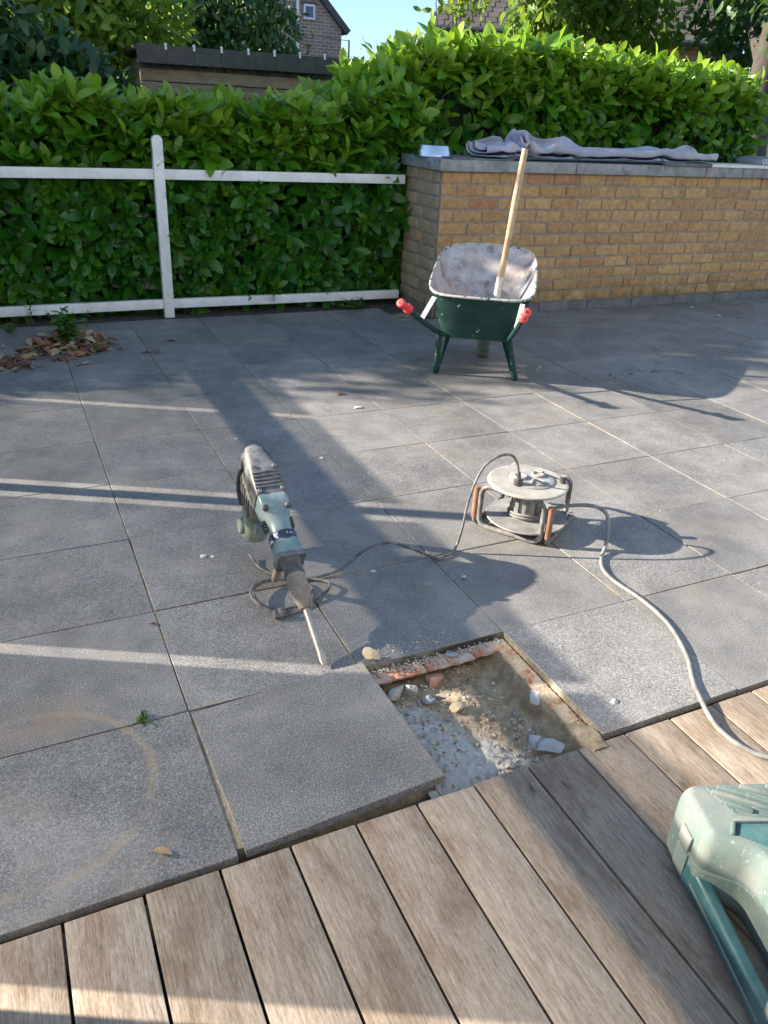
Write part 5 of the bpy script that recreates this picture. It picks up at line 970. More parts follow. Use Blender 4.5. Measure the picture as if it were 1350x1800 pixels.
# cloth: the vertices of a folded sheet that was dropped and left to settle (millimetres, each row: first vertex, then steps)
CLOTH = [
    [26,29,13,-1,20,0,-2,19,-1,-4,20,1,-6,19,0,-8,18,0,-5,18,0,0,19,1,4,19,0,4,21,0,0,22,6,-3,23,10,-1,21,13,0,18,17,3,5,30,11,-32,27,4,3,-40,-2,-17,-27,1,-21,-9,-1,-21,-4,-2,-22,0,-3,-21,-1,2,-21,-1,6,-20,-1,8,-21,-1,9,-21,-1,2,-22,2,0,-22,7,2,8,32,6,35,15,4,6,-34,-2,22,-1,-4,23,0,-1,22,0,-1,22,2,-3,23,5,1,24,11,9,22,16,17,15,22,7,23,6,0,19,-20,0,14,-26,-1,15,-21,-3,17,19,2,-32,34],
    [87,22,13,0,19,0,-1,20,0,-3,19,0,-8,19,-1,-12,19,0,-8,19,0,-1,19,0,2,20,1,2,21,0,-1,23,5,-5,23,-5,-2,20,18,-2,18,19,1,17,18,11,-30,32,-3,-5,-39,10,-18,-24,7,-22,2,3,-21,-3,-2,-20,-4,-5,-20,5,0,-18,-5,4,-19,0,6,-21,0,3,-22,1,0,-23,2,1,-23,4,3,-2,37,5,34,17,5,10,-32,-1,24,-6,-4,23,-1,-2,23,3,0,23,4,1,23,3,3,24,-4,6,24,3,8,22,9,14,14,24,3,22,-6,-1,20,-12,-2,12,-28,-2,17,21,1,-33,39],
    [140,16,14,-1,20,0,0,20,0,-3,20,7,-8,20,-3,-11,21,-5,-9,21,-1,-3,20,2,-1,19,-2,-1,21,1,-3,21,3,-5,22,-3,-6,23,5,-3,24,0,4,20,16,16,-19,42,5,-16,-29,9,-25,-3,6,-23,-6,3,-23,-1,0,-21,-4,-3,-20,1,-1,-18,0,3,-19,0,3,-19,4,1,-20,5,2,-21,0,3,-21,-1,4,-11,29,3,33,23,2,15,-27,-1,23,-3,-4,23,-7,-4,23,-1,0,23,-1,5,23,2,2,21,16,2,23,-9,2,24,1,8,19,19,11,20,9,3,18,-21,0,18,-16,0,16,22,4,-31,44],
    [189,11,14,-3,21,7,-3,21,-7,-1,22,1,-1,22,-3,-8,23,1,-12,22,0,-11,20,-1,-4,21,1,-4,20,5,-7,21,-3,-7,22,-1,-2,24,6,4,23,-8,5,21,12,15,-16,42,5,-20,-22,9,-25,-10,10,-24,4,6,-24,8,2,-22,-8,-2,-21,-2,0,-19,1,1,-20,-1,2,-19,-2,-5,-15,14,-1,-19,5,3,-18,2,4,-21,4,5,31,35,2,21,-19,-4,24,-5,-2,23,-10,0,24,-1,2,24,4,1,22,13,3,24,2,2,22,10,7,18,-21,2,22,1,6,21,11,6,20,-4,3,19,-12,2,13,24,7,-32,46],
    [224,9,20,-4,21,0,-3,21,-6,0,24,0,-7,23,12,0,24,-13,-10,22,-1,-9,20,3,-5,21,-2,-4,22,4,-5,22,-3,-2,24,-2,2,23,8,7,23,-9,5,23,5,16,-17,38,4,-24,-12,7,-25,-2,5,-24,4,4,-20,20,3,-20,-14,-3,-21,2,-4,-20,1,0,-19,3,0,-19,-10,-3,-18,10,-1,-19,-3,2,-18,-13,6,-19,7,6,22,46,-3,24,0,-5,22,-18,-4,25,9,6,25,-2,7,25,-4,0,24,15,3,23,6,4,23,-10,2,22,7,9,14,-23,0,22,0,3,20,-4,4,19,7,-1,14,30,7,-35,41],
    [267,14,28,-3,20,-3,-8,20,-13,-9,22,3,-8,22,7,-7,23,6,-7,21,0,-7,21,-1,-6,21,1,0,22,-14,5,23,5,4,24,-6,4,23,6,9,22,-10,7,24,9,20,-17,33,0,-24,1,0,-24,6,-1,-23,-7,1,-20,16,6,-18,-15,-1,-18,15,-2,-20,-3,2,-19,-9,3,-20,2,-5,-14,-20,-3,-18,-1,-1,-17,14,0,-18,-15,9,12,57,-3,21,13,-3,22,13,6,21,-21,3,25,-10,3,26,5,3,25,8,4,23,15,6,22,-6,0,21,11,3,18,-16,3,18,-12,-5,17,17,-3,17,-19,9,19,4,6,-28,47],
    [293,20,20,0,21,-3,-1,21,-6,-5,21,0,-10,21,3,-12,19,13,-8,23,1,-11,17,-14,-1,23,-1,3,23,3,4,23,13,8,24,0,7,22,-5,8,21,-13,6,23,8,20,-16,38,0,-21,-2,-14,-17,17,9,-24,0,4,-24,-11,7,-21,8,3,-23,-5,4,-20,-5,3,-20,0,2,-18,-7,-2,-18,-17,-8,5,26,4,-16,-14,2,-21,-9,-7,20,44,4,-2,37,-10,22,-12,8,17,26,10,23,-10,0,24,-12,3,23,-11,-1,22,-6,-5,24,6,7,20,12,2,20,-4,5,26,-9,1,19,-16,1,10,-29,12,4,25,11,-7,60],
    [325,23,25,3,22,0,1,20,-11,-6,20,8,-15,19,-10,-10,22,3,-12,18,18,-1,23,-10,0,24,-5,3,23,-3,10,23,-2,11,22,2,4,21,12,6,22,-9,2,18,10,22,-18,50,-5,-8,3,-6,-30,4,2,-25,-9,2,-15,-12,15,-21,-2,10,-16,-20,5,-25,-16,1,-21,2,10,-13,10,-12,-16,22,-2,-16,2,-18,1,-23,8,-10,29,-13,-30,-20,0,10,39,4,22,9,1,27,1,-1,24,-17,2,23,-8,-5,21,5,2,26,-23,3,21,5,-6,20,4,0,13,16,0,13,-24,18,16,-34,15,22,-7,-5,23,13,12,-9,57],
    [366,21,24,2,23,-15,-1,20,9,-10,20,-5,-10,21,1,-16,17,-10,-9,25,2,-6,24,0,0,24,4,14,18,-1,13,20,4,8,20,12,10,23,10,-6,22,19,6,11,17,4,-9,56,4,-24,-8,3,-19,27,3,-27,-16,11,-20,-19,-3,-15,3,8,-31,-13,11,-24,-4,15,-16,-2,-1,-10,14,-6,-13,-28,6,-19,-12,-9,-13,-14,-21,-10,-7,-7,-22,6,-5,22,6,3,22,8,7,24,6,-7,23,10,-15,19,6,9,21,-6,12,22,-3,2,18,7,-7,16,-15,11,29,-3,11,23,-6,-2,28,-7,11,20,9,-7,24,9,-14,6,49],
    [386,23,45,8,21,-25,-1,22,-14,-6,27,9,-13,14,9,-12,17,6,-3,21,-13,-14,22,-5,-2,16,16,4,17,10,7,19,14,1,21,17,4,23,8,0,23,10,19,-6,35,17,-4,49,-3,-23,-5,12,-20,1,-3,-27,0,-19,-16,2,2,-17,-2,16,-18,19,10,-22,-4,6,-24,-1,3,-20,-9,1,-17,-11,0,-13,-19,-6,-13,-30,-5,-13,-8,-17,4,17,-16,6,-18,7,18,19,-2,19,6,1,21,10,-1,28,-9,11,22,5,16,27,-12,12,16,-20,0,25,-6,2,24,-4,4,28,3,-19,21,4,15,25,7,-6,27,4,-30,-4,29],
    [372,36,41,22,19,-10,11,24,-5,-18,15,4,-29,8,12,-8,22,9,-1,23,-4,7,21,-8,-11,15,22,1,15,17,-2,15,15,1,19,16,19,20,7,-7,23,3,10,10,33,13,-24,48,18,-21,14,6,-27,-9,-17,-14,-18,-11,-19,18,-14,-17,-14,13,-20,9,9,-23,-1,7,-21,-9,0,-21,-1,0,-17,-13,-1,-15,-20,-9,-17,-13,-1,-20,-12,-24,-8,-25,-4,29,10,9,25,5,7,15,32,8,24,2,11,22,10,10,26,2,18,23,-13,7,24,-14,5,22,-20,0,26,3,-14,20,-8,-12,21,16,-3,24,0,0,25,-31,5,2,43],
    [389,27,31,-5,23,-14,6,19,22,-16,15,-21,-11,23,-2,-12,25,16,-15,17,0,4,15,16,-11,16,7,2,17,18,6,19,11,0,23,16,12,16,3,-8,17,18,13,7,28,20,-32,25,6,-14,27,3,-17,-21,-20,-9,-2,-5,-20,3,-10,-25,-3,13,-23,-3,14,-18,3,3,-20,-4,-2,-20,3,1,-16,-18,11,-11,-31,0,-24,-12,-3,-18,-16,-19,-1,-36,-2,18,30,-13,31,7,6,17,37,-3,21,25,17,19,-7,6,21,-1,9,24,4,10,25,2,12,24,-16,5,16,-32,-12,26,0,-15,21,-3,-3,21,-18,0,23,31,15,-3,40],
    [400,27,33,6,18,-23,5,21,-2,-11,20,-3,-4,21,2,-9,19,14,-10,22,2,-17,15,-15,-14,21,4,-10,19,19,4,18,6,1,12,30,5,21,12,5,18,-4,5,0,27,0,-16,49,-2,-17,16,-2,-19,-2,-1,-18,-16,3,-21,-17,21,-6,15,14,-18,-2,0,-21,0,13,-27,-3,3,-24,1,-3,-21,-6,12,-13,-30,1,-14,22,0,-17,13,-27,0,-54,-13,20,-19,1,25,26,-3,28,22,-2,17,18,-4,17,-14,0,22,-1,10,22,1,17,16,-3,4,24,-11,1,22,-13,5,22,-12,-6,22,11,-2,23,-19,0,14,27,3,-9,59],
    [409,27,48,14,18,6,3,21,-1,-1,20,-6,-5,20,-5,-4,21,-4,-9,20,0,-5,16,-23,-17,20,8,-9,22,-5,-6,20,-5,3,21,5,2,18,11,14,13,8,-10,19,3,-1,-12,51,5,-24,6,3,-20,10,2,-18,-7,-13,-24,-3,17,-23,-6,27,-5,-1,4,-21,2,0,-21,-11,8,-25,-14,10,-17,7,10,-19,5,9,-18,8,0,-2,29,-31,-7,29,-1,5,-31,-15,20,6,-4,25,-9,-12,16,-24,-1,28,-4,-8,20,10,16,17,3,6,20,-20,4,22,-9,7,21,-3,3,22,0,-8,26,-3,7,14,31,-1,8,31,1,-12,56],
    [453,25,37,7,19,-16,5,21,-6,0,22,-3,-3,23,9,-3,22,-6,-6,22,-5,-12,21,2,-10,22,1,-5,22,1,1,21,-5,4,21,4,2,20,4,0,21,5,-2,22,-6,-15,-28,35,-1,-16,-13,-5,-22,-6,0,-20,0,5,-21,14,12,-23,-6,15,-22,-3,14,-19,-5,4,-22,14,7,-22,1,9,-19,-9,10,-18,-2,3,-15,17,-1,-9,24,-12,13,51,-12,21,-9,-6,7,-31,1,19,9,-13,9,-27,-7,18,7,-14,21,-16,6,24,4,4,19,-7,6,19,3,8,19,6,8,20,9,-1,12,31,16,16,5,-1,10,29,-1,-13,53],
    [515,27,22,6,22,-7,1,23,-2,-3,22,-1,-2,22,3,-1,23,0,-4,23,11,-9,22,-12,-10,22,3,-5,22,0,0,21,-4,2,21,1,1,22,0,-1,19,18,-1,22,-4,-17,-20,43,1,-18,-20,-3,-23,5,1,-21,-19,7,-22,7,11,-23,3,13,-21,-8,9,-20,13,8,-22,-7,7,-23,2,8,-21,-10,3,-21,-3,0,-20,7,-3,-19,10,-19,17,35,-2,25,12,-10,3,-33,-9,16,21,-7,22,-3,-10,19,13,-1,23,-5,7,12,-25,0,17,16,7,18,6,7,19,6,-3,18,-19,13,12,25,4,19,14,6,10,28,-3,-14,55],
    [568,30,14,5,22,1,1,21,1,-4,21,-4,-4,22,1,2,22,12,1,24,5,2,23,-15,-5,23,14,-5,23,4,-2,22,2,-2,22,3,-4,17,-20,-1,14,27,-9,12,-30,-8,10,59,3,-24,-1,-3,-21,-18,0,-24,-6,3,-22,8,10,-21,-1,12,-20,-7,7,-18,12,7,-21,-5,5,-21,-12,2,-23,-10,0,-22,4,-5,-18,18,-2,-18,-18,-13,3,44,-13,16,-23,-9,15,28,1,19,-23,-2,22,8,-2,22,8,-1,12,31,2,15,-23,-2,18,-13,-2,19,5,1,20,2,3,21,3,4,22,-6,2,16,24,6,7,31,5,-16,57],
    [616,31,14,8,22,3,5,22,-5,0,22,7,-2,23,2,-4,24,0,-4,24,-7,-2,25,1,3,23,17,-4,24,-3,-6,22,4,-6,21,0,3,18,-18,-5,18,15,-12,17,-15,-3,0,60,4,-21,-15,3,-23,1,3,-24,0,3,-23,-12,7,-21,13,7,-21,3,5,-16,-18,3,-19,-10,3,-21,9,2,-21,3,0,-21,-6,4,-20,12,-8,-16,-22,-12,-19,37,-8,20,15,-3,23,9,-4,22,-10,-5,21,-17,-7,20,11,-3,13,27,-3,21,-2,-1,19,2,6,16,-20,0,20,-4,3,22,8,3,22,-6,-1,22,7,4,9,30,4,-34,37],
    [661,32,14,4,22,0,2,23,6,3,25,2,3,26,-1,0,25,-6,-4,26,-2,-2,25,0,1,25,5,1,25,-4,-6,21,14,-8,20,-14,-8,21,0,-4,20,15,-7,21,-2,4,-15,58,3,-17,-25,7,-21,-14,6,-25,2,3,-25,6,1,-23,-14,0,-23,-2,1,-21,-3,-1,-21,5,5,-15,20,-1,-20,3,3,-20,1,-2,-22,-4,2,-23,-11,-13,-11,50,-7,20,4,1,15,-27,-2,23,-3,-2,23,-1,-8,17,21,0,20,3,-4,19,-4,-6,18,-11,-2,20,5,-3,20,-6,5,20,12,1,21,-13,1,22,0,3,13,29,8,-35,36],
    [712,37,14,0,23,0,-3,24,5,1,26,-5,2,26,8,0,25,3,-5,23,3,-4,24,3,2,25,3,0,23,-15,4,23,11,-3,23,-13,-7,22,-3,-5,22,0,0,19,18,6,-19,52,2,-13,-29,4,-21,-10,2,-23,8,0,-24,4,-2,-24,0,1,-23,-1,4,-22,-3,-1,-21,0,-3,-21,0,-1,-21,-2,-1,-21,-13,-4,-22,12,-12,-9,31,-1,-22,47,-5,23,-9,2,13,-32,-6,20,10,-4,19,-16,-1,20,3,-5,17,-13,-1,19,-7,0,21,0,0,18,12,-1,21,6,2,22,-7,0,22,-5,0,22,3,2,10,31,7,-30,36],
    [756,48,14,-1,23,-1,0,25,1,0,25,-1,0,24,-1,-2,22,6,-2,22,-5,-1,22,-1,0,22,1,0,23,8,0,24,1,-2,22,-8,-3,22,0,-3,20,0,-4,20,5,3,-19,53,-1,-15,-25,0,-20,1,-2,-21,-8,1,-21,5,3,-22,-5,4,-21,-6,2,-21,1,-1,-22,-1,0,-21,5,1,-22,-4,0,-21,16,-10,-22,-2,-10,-22,7,-1,-12,52,-1,22,5,-3,22,-11,-3,14,-27,-6,19,-4,-3,18,12,-8,18,1,-1,17,-12,0,20,8,3,23,5,3,24,-2,1,23,-2,-1,20,-11,1,22,4,4,16,27,11,-33,35],
    [793,53,15,1,24,4,6,24,-5,5,24,0,2,24,0,-4,22,-1,-5,21,-1,-4,22,3,-1,20,11,-2,22,0,0,22,-1,-2,23,-2,-1,21,-3,-1,20,-7,-2,19,15,2,-22,41,-3,-11,-28,-4,-21,3,-3,-21,4,1,-20,4,4,-22,1,5,-19,-10,5,-20,-8,1,-21,0,1,-22,-2,-1,-23,2,-9,-22,12,-8,-24,1,-8,-24,-6,-2,-14,51,-1,23,2,-2,22,-10,-2,18,-19,2,20,-10,-3,18,8,-7,18,-6,-8,21,0,-3,22,4,4,24,0,6,24,10,4,23,-6,3,22,0,3,19,17,5,16,23,8,-31,36],
    [833,62,14,2,22,15,12,20,-14,3,24,1,5,23,1,0,23,-2,-5,22,5,-6,21,-7,-5,21,0,-6,19,10,-1,21,-4,0,23,-2,1,23,-4,0,22,2,-2,18,17,-2,-23,40,-2,-12,-32,-5,-23,-3,-6,-22,0,-2,-22,-1,0,-21,1,2,-20,2,6,-18,13,3,-22,1,8,-21,-14,3,-23,3,-5,-24,1,-7,-23,10,-2,-23,-9,0,-18,43,-4,22,-1,-2,19,-13,-1,21,-5,-1,19,7,-2,20,1,-5,21,0,-5,22,0,-3,24,0,2,25,1,7,24,-4,7,22,-7,5,22,3,2,14,25,2,22,6,6,-25,47],
    [874,79,11,0,22,6,1,15,25,5,23,-2,-2,23,-7,13,18,-20,-5,23,0,-5,21,3,-1,18,13,-1,19,-13,0,21,-2,1,22,-1,2,23,4,-1,23,-2,-4,18,17,-5,-26,43,-4,-14,-34,-6,-25,5,-8,-24,2,-4,-22,1,0,-22,2,4,-19,1,8,-20,-7,9,-22,2,4,-20,12,2,-23,4,-2,-22,1,-3,-22,-8,-3,-15,-24,-1,-24,44,-4,22,3,-4,21,1,-3,20,5,-2,19,-11,-3,21,-4,-5,22,1,-4,23,-2,-1,22,-1,3,22,8,8,22,0,11,21,0,10,21,-5,6,17,23,3,22,4,8,-14,60],
    [906,97,35,-11,14,-18,0,19,19,7,18,-20,0,23,-3,9,18,16,4,22,8,-2,20,-2,2,21,1,9,16,-19,5,20,-2,1,20,-2,0,22,-1,1,20,5,0,17,15,-2,-28,35,-7,-17,-32,-7,-25,8,-5,-25,5,-4,-23,11,-1,-22,5,4,-19,-1,3,-20,-3,-1,-19,-7,0,-20,5,2,-21,1,2,-22,-4,-1,-21,-6,-4,-14,-27,2,-23,46,-1,23,2,-2,21,3,-1,20,7,-1,19,12,-5,22,2,-7,23,1,-7,23,-5,-3,23,-3,5,20,-10,8,21,-2,9,20,-10,10,18,20,5,25,1,9,19,18,10,-8,61],
    [922,92,30,3,22,3,0,21,-12,9,19,8,8,20,-14,5,19,8,3,21,1,4,20,-1,8,18,-10,11,20,0,8,19,7,3,19,-6,1,19,-2,2,18,9,1,17,10,-4,-32,37,-7,-12,-35,-6,-24,15,-5,-26,-8,-2,-25,3,-2,-23,-1,-1,-21,6,-3,-19,-7,-4,-19,5,-3,-19,-1,1,-20,-4,1,-20,-2,1,-20,3,-4,-16,-25,4,-17,53,0,21,14,-1,19,-16,-2,21,-2,-2,21,2,-4,22,-1,-5,25,0,-4,24,5,3,23,12,3,23,2,7,20,-14,4,24,2,-2,18,18,8,22,9,7,24,0,15,-12,57],
    [971,90,12,2,21,4,1,22,0,3,20,5,6,18,-8,11,19,8,9,19,-7,6,19,3,6,20,-4,7,20,1,7,20,6,5,19,-4,1,19,-3,-1,19,1,-4,19,6,-8,-25,45,-7,-17,-30,-7,-24,2,-2,-25,7,3,-26,-1,4,-25,-4,1,-23,2,-3,-21,-2,-4,-20,-4,-1,-18,-2,-1,-18,5,-4,-19,4,-6,-19,-6,-2,-17,-14,1,-9,57,0,22,11,-2,20,-13,-1,18,-17,-1,20,10,1,23,3,-1,25,2,0,24,-7,-1,25,-3,0,23,0,1,24,1,0,21,10,4,20,18,6,21,-7,7,19,-2,11,-6,61],
    [1020,92,14,2,21,0,1,20,-2,2,19,1,7,18,2,8,19,-3,8,19,2,8,18,0,7,19,-1,8,19,6,6,20,-5,2,22,-1,-1,21,0,-4,21,1,-8,19,3,-10,-22,42,-5,-20,-23,-5,-26,2,2,-24,0,7,-25,1,8,-24,-2,5,-24,-2,3,-23,-3,-1,-22,0,-1,-20,0,-7,-19,0,-11,-17,2,-12,-17,1,-6,-16,1,-2,-7,54,-1,23,-6,-3,17,-21,2,20,-9,5,23,-2,5,23,5,0,23,-1,0,25,0,0,24,2,1,23,4,0,23,0,3,22,6,6,17,21,5,21,-7,1,20,-4,1,7,55],
    [1066,96,12,5,20,0,4,19,0,4,19,0,6,19,0,7,18,1,7,19,1,11,19,-2,10,19,4,6,17,-1,1,20,-3,-1,21,0,-1,22,2,-4,21,-1,-8,20,1,-8,-22,42,-5,-23,-20,-5,-26,6,-1,-24,-1,5,-23,-2,6,-22,-3,4,-23,-2,1,-24,-2,1,-23,1,3,-21,4,0,-19,0,-6,-18,-3,-11,-17,-2,-10,-17,-3,-9,-8,56,-4,21,-18,-1,22,-12,1,24,-3,3,23,0,0,23,1,-3,24,3,2,24,1,4,24,3,5,23,5,2,22,2,2,22,-3,3,16,21,1,21,-1,-3,16,-20,-2,16,51],
    [1120,91,12,3,20,0,5,20,0,6,21,0,6,20,0,7,20,0,7,19,0,7,18,0,7,19,1,3,17,0,-1,19,0,-2,20,-1,-1,21,0,-3,19,11,-6,19,9,-3,-25,35,-2,-14,-34,-5,-25,4,-5,-24,-3,-3,-24,1,3,-22,-2,3,-22,-1,4,-22,0,4,-21,0,3,-21,0,3,-19,2,-1,-19,1,-5,-19,0,-7,-19,-7,-9,-11,48,-7,23,-13,-7,25,-4,-7,25,1,-3,25,-3,-1,24,-5,1,23,1,3,23,2,5,23,5,5,23,-5,5,23,2,5,21,13,3,18,20,-1,21,-9,-2,14,-23,-3,21,42],
    [1178,80,13,0,21,0,1,22,-1,4,22,0,5,21,0,6,21,5,6,20,-4,5,19,-1,3,18,0,3,19,1,2,20,0,2,20,0,1,21,-1,-4,20,3,-4,13,22,-1,-27,34,1,-4,-38,-2,-25,4,-6,-24,-4,-7,-24,-1,-4,-24,0,1,-21,0,2,-20,7,2,-19,1,1,-18,-8,2,-19,0,2,-20,0,1,-20,3,-2,-21,-4,-7,-13,48,-8,23,-14,-11,25,-4,-10,25,-5,-6,25,-3,2,23,4,5,22,-3,2,21,-2,3,21,1,5,23,4,8,23,-1,7,20,23,3,21,15,-1,20,-15,-1,15,-24,-4,29,33],
    [1227,71,13,-1,21,1,0,23,2,2,23,0,4,22,-3,2,22,-1,4,20,1,4,20,-1,6,18,0,8,21,0,7,20,0,3,20,4,-2,21,-4,-5,20,1,-3,16,19,-2,-26,38,0,-5,-37,-1,-23,6,-5,-23,-7,-7,-23,0,-6,-23,0,-4,-21,1,0,-19,-1,2,-19,0,2,-18,2,2,-19,1,1,-21,2,-2,-21,7,1,-21,-10,-2,-14,55,-2,25,-5,-5,22,-20,-9,26,-1,-7,25,-2,-1,23,-1,3,21,0,3,20,-7,3,19,-1,5,21,0,6,22,3,7,20,20,3,21,19,0,23,-7,3,17,-23,-1,34,17],
    [1277,63,15,0,22,-3,3,23,3,5,23,-2,4,23,0,0,22,-1,-1,20,0,2,21,0,5,21,0,7,21,0,4,21,1,-3,22,0,-4,22,3,-3,21,-2,-2,19,12,0,-21,43,0,-11,-32,0,-22,3,-1,-21,-7,-5,-21,-1,-5,-20,0,-4,-21,0,0,-21,0,2,-20,0,1,-20,0,2,-21,8,1,-21,-6,-1,-22,7,-1,-22,-7,-4,-12,60,-3,23,-7,-3,22,-18,-5,23,-9,-2,24,-5,2,23,-3,4,22,0,3,21,0,1,19,5,3,21,-5,4,22,2,6,22,12,6,19,25,3,25,1,6,13,-34,2,37,15],
    [1321,60,23,4,22,-10,6,21,1,6,21,-1,4,21,6,-1,21,-6,-4,21,-1,0,22,4,3,22,-3,4,23,-1,2,23,1,-1,24,0,2,23,1,-1,22,0,-3,19,14,-4,-19,42,-2,-10,-31,-1,-21,-3,0,-20,-4,2,-19,0,1,-21,0,-1,-22,0,-3,-22,4,-3,-22,-3,-3,-21,0,-2,-20,7,-2,-20,-5,0,-20,7,-2,-19,-5,-5,-12,50,-3,23,-6,-2,20,-15,1,22,-5,4,21,-3,4,21,-1,3,23,0,6,21,-1,5,21,-3,1,21,-1,1,23,3,3,24,7,5,17,28,6,26,-1,6,9,-37,5,37,16],
    [1382,65,27,2,19,-15,-1,19,0,0,19,6,1,19,-5,-2,20,0,-4,20,0,-2,22,-1,3,23,0,2,23,0,2,24,0,2,25,2,5,23,1,4,22,5,0,22,-2,-3,-14,47,-1,-17,-23,-3,-21,-2,0,-19,-3,3,-19,-4,3,-20,-1,-2,-21,0,-6,-21,0,-6,-22,0,-5,-22,4,-7,-20,4,-7,-19,-4,-3,-18,8,-2,-18,-11,-1,-12,42,0,23,-2,1,21,-14,4,20,7,4,21,1,2,21,-4,5,21,-10,8,22,0,5,22,-1,2,22,1,-2,23,6,1,24,5,4,18,27,6,24,-4,6,12,-32,5,39,14],
    [1448,66,19,-3,20,-2,-6,19,-4,-3,18,0,0,18,-1,1,19,0,-2,19,0,-6,21,0,-5,23,0,-3,24,0,0,25,0,3,24,1,6,22,8,7,23,-8,6,23,2,5,-13,52,2,-18,-16,-2,-20,-10,-3,-20,-8,1,-20,-1,0,-19,0,-4,-20,0,-6,-20,0,-4,-22,0,-2,-22,0,-4,-21,0,-9,-21,4,-10,-19,8,-5,-18,-10,1,-9,44,-1,24,1,0,19,-21,0,22,-5,6,21,-2,6,20,7,7,22,-6,8,22,4,7,23,-4,3,23,1,-2,24,5,2,23,12,5,20,23,6,22,-9,3,10,-31,5,42,16],
    [1498,63,14,-4,19,-1,-4,20,0,-2,18,1,0,18,-2,2,18,0,-2,19,0,-8,21,0,-8,23,0,-4,25,0,1,25,0,6,24,0,4,23,8,4,23,-6,4,23,6,7,-11,52,5,-19,-9,4,-16,-19,2,-20,-10,2,-20,-2,-1,-20,0,-6,-21,0,-7,-22,0,-4,-23,0,1,-22,0,-1,-22,0,-8,-18,8,-10,-19,1,-6,-18,0,1,-6,49,1,24,-7,0,21,-15,2,19,-16,6,21,0,6,20,1,5,22,6,5,21,-7,3,22,0,-1,23,0,-2,24,5,2,20,20,6,23,18,5,22,-10,3,14,-29,5,41,16],
    [1555,64,14,-2,19,0,-6,19,-1,-5,19,0,-1,18,0,3,19,0,1,19,5,-4,21,1,-8,22,-6,-5,23,-1,-3,23,0,-2,24,1,-1,23,5,0,23,-5,7,26,4,17,-9,48,12,-19,-3,6,-15,-18,2,-19,-10,0,-21,-1,0,-21,0,-2,-21,5,-5,-22,3,-6,-23,1,-3,-22,-3,-3,-21,-6,-5,-19,1,-8,-19,4,-6,-18,2,0,-5,53,0,23,-12,4,18,-24,4,21,-4,4,20,8,4,20,2,2,21,-1,3,20,-3,-1,21,-5,-1,22,-2,0,22,2,4,22,16,6,20,22,3,24,-11,3,23,-12,2,42,-1],
    [1611,69,14,0,20,0,-2,19,-1,-2,19,0,-1,20,-1,-1,19,1,-3,21,0,-7,20,6,-6,22,-1,-5,21,-4,-3,23,-1,-2,23,0,-1,23,5,2,23,-6,7,25,7,17,-12,47,11,-19,-6,5,-14,-20,0,-19,-5,-1,-21,-1,0,-22,-1,-1,-22,1,-4,-21,2,-5,-23,2,-1,-22,-5,0,-21,-1,-2,-22,3,-4,-22,1,-7,-22,7,-1,-4,57,-1,20,-18,3,18,-22,5,22,-4,4,21,-2,4,21,2,3,21,5,0,21,-5,-1,22,-3,-2,23,2,0,24,0,3,23,12,2,20,23,0,24,3,1,19,-23,-2,39,0],
    [1676,69,14,1,21,-1,-2,21,0,-6,20,-1,-7,22,0,-8,21,0,-7,21,2,-2,22,4,0,23,1,-4,22,-2,-5,23,-1,-3,23,-3,5,24,1,9,25,-1,9,21,16,10,-19,47,3,-13,-26,7,-18,-14,4,-21,4,-2,-21,-6,-6,-24,2,-4,-22,-1,0,-23,-2,2,-22,-1,-1,-23,0,-3,-24,0,-4,-24,0,-4,-24,12,-3,-23,-11,-5,-12,53,-2,20,-13,4,22,-9,4,23,-9,1,22,-3,1,21,5,3,21,-3,0,23,1,-4,24,2,-3,26,2,0,26,-2,2,26,7,0,20,25,-3,22,10,0,19,-22,0,40,1],
    [1739,74,22,1,21,-2,-4,19,12,-7,18,-17,-11,23,-3,-13,23,2,-8,23,4,-2,23,-5,2,24,0,-1,23,0,-3,23,0,-2,24,0,4,25,0,10,25,-1,5,24,9,6,-21,47,3,-15,-24,5,-23,-7,2,-23,-4,-3,-23,1,-6,-22,2,-4,-22,4,1,-22,1,5,-21,-1,2,-24,-7,-4,-26,-1,-5,-25,10,-5,-25,12,-2,-24,-15,-4,-11,64,-6,20,-10,2,19,-15,4,20,-14,4,20,-10,2,22,2,1,22,1,-3,22,6,-7,25,2,-5,25,2,-1,27,-2,0,27,-5,0,22,20,-2,23,21,-1,23,-14,2,37,2],
    [1775,88,13,9,12,23,0,18,7,-6,17,-17,-11,20,-12,-12,23,0,-7,24,-2,0,24,0,4,24,1,0,23,3,-4,23,-3,-5,25,0,2,25,5,6,25,-3,4,24,6,1,-17,49,3,-19,-21,4,-22,-12,1,-24,4,-2,-24,-5,-7,-23,3,-7,-22,-5,2,-21,0,6,-23,2,4,-24,0,-1,-24,3,-6,-24,12,-4,-24,11,1,-22,-15,-2,-9,62,-5,19,-6,-3,19,-14,4,17,-19,5,20,-3,5,20,-10,-2,22,0,-5,22,0,-4,23,-1,-2,23,8,-1,25,-8,-4,26,4,-5,24,14,-2,22,25,0,25,-13,3,35,12],
    [1802,88,31,5,16,-18,2,21,5,6,16,17,-3,19,-2,-2,18,-16,-4,23,-3,-2,23,-1,1,24,0,-3,23,11,-3,25,-1,-2,25,-2,-1,25,-8,1,26,1,-1,22,12,-2,-20,44,2,-16,-26,4,-24,-1,3,-24,1,2,-24,0,-4,-24,0,-6,-24,-8,-2,-22,3,3,-22,-3,2,-22,8,-2,-21,10,-5,-21,7,-4,-22,7,-1,-19,-16,-1,-9,58,-4,21,-1,2,15,-21,5,21,-5,9,20,-9,7,21,-9,3,21,8,1,21,-8,-4,21,4,-4,21,-5,-4,23,-1,-8,22,10,-7,25,-5,-3,23,17,-3,24,8,3,36,4],
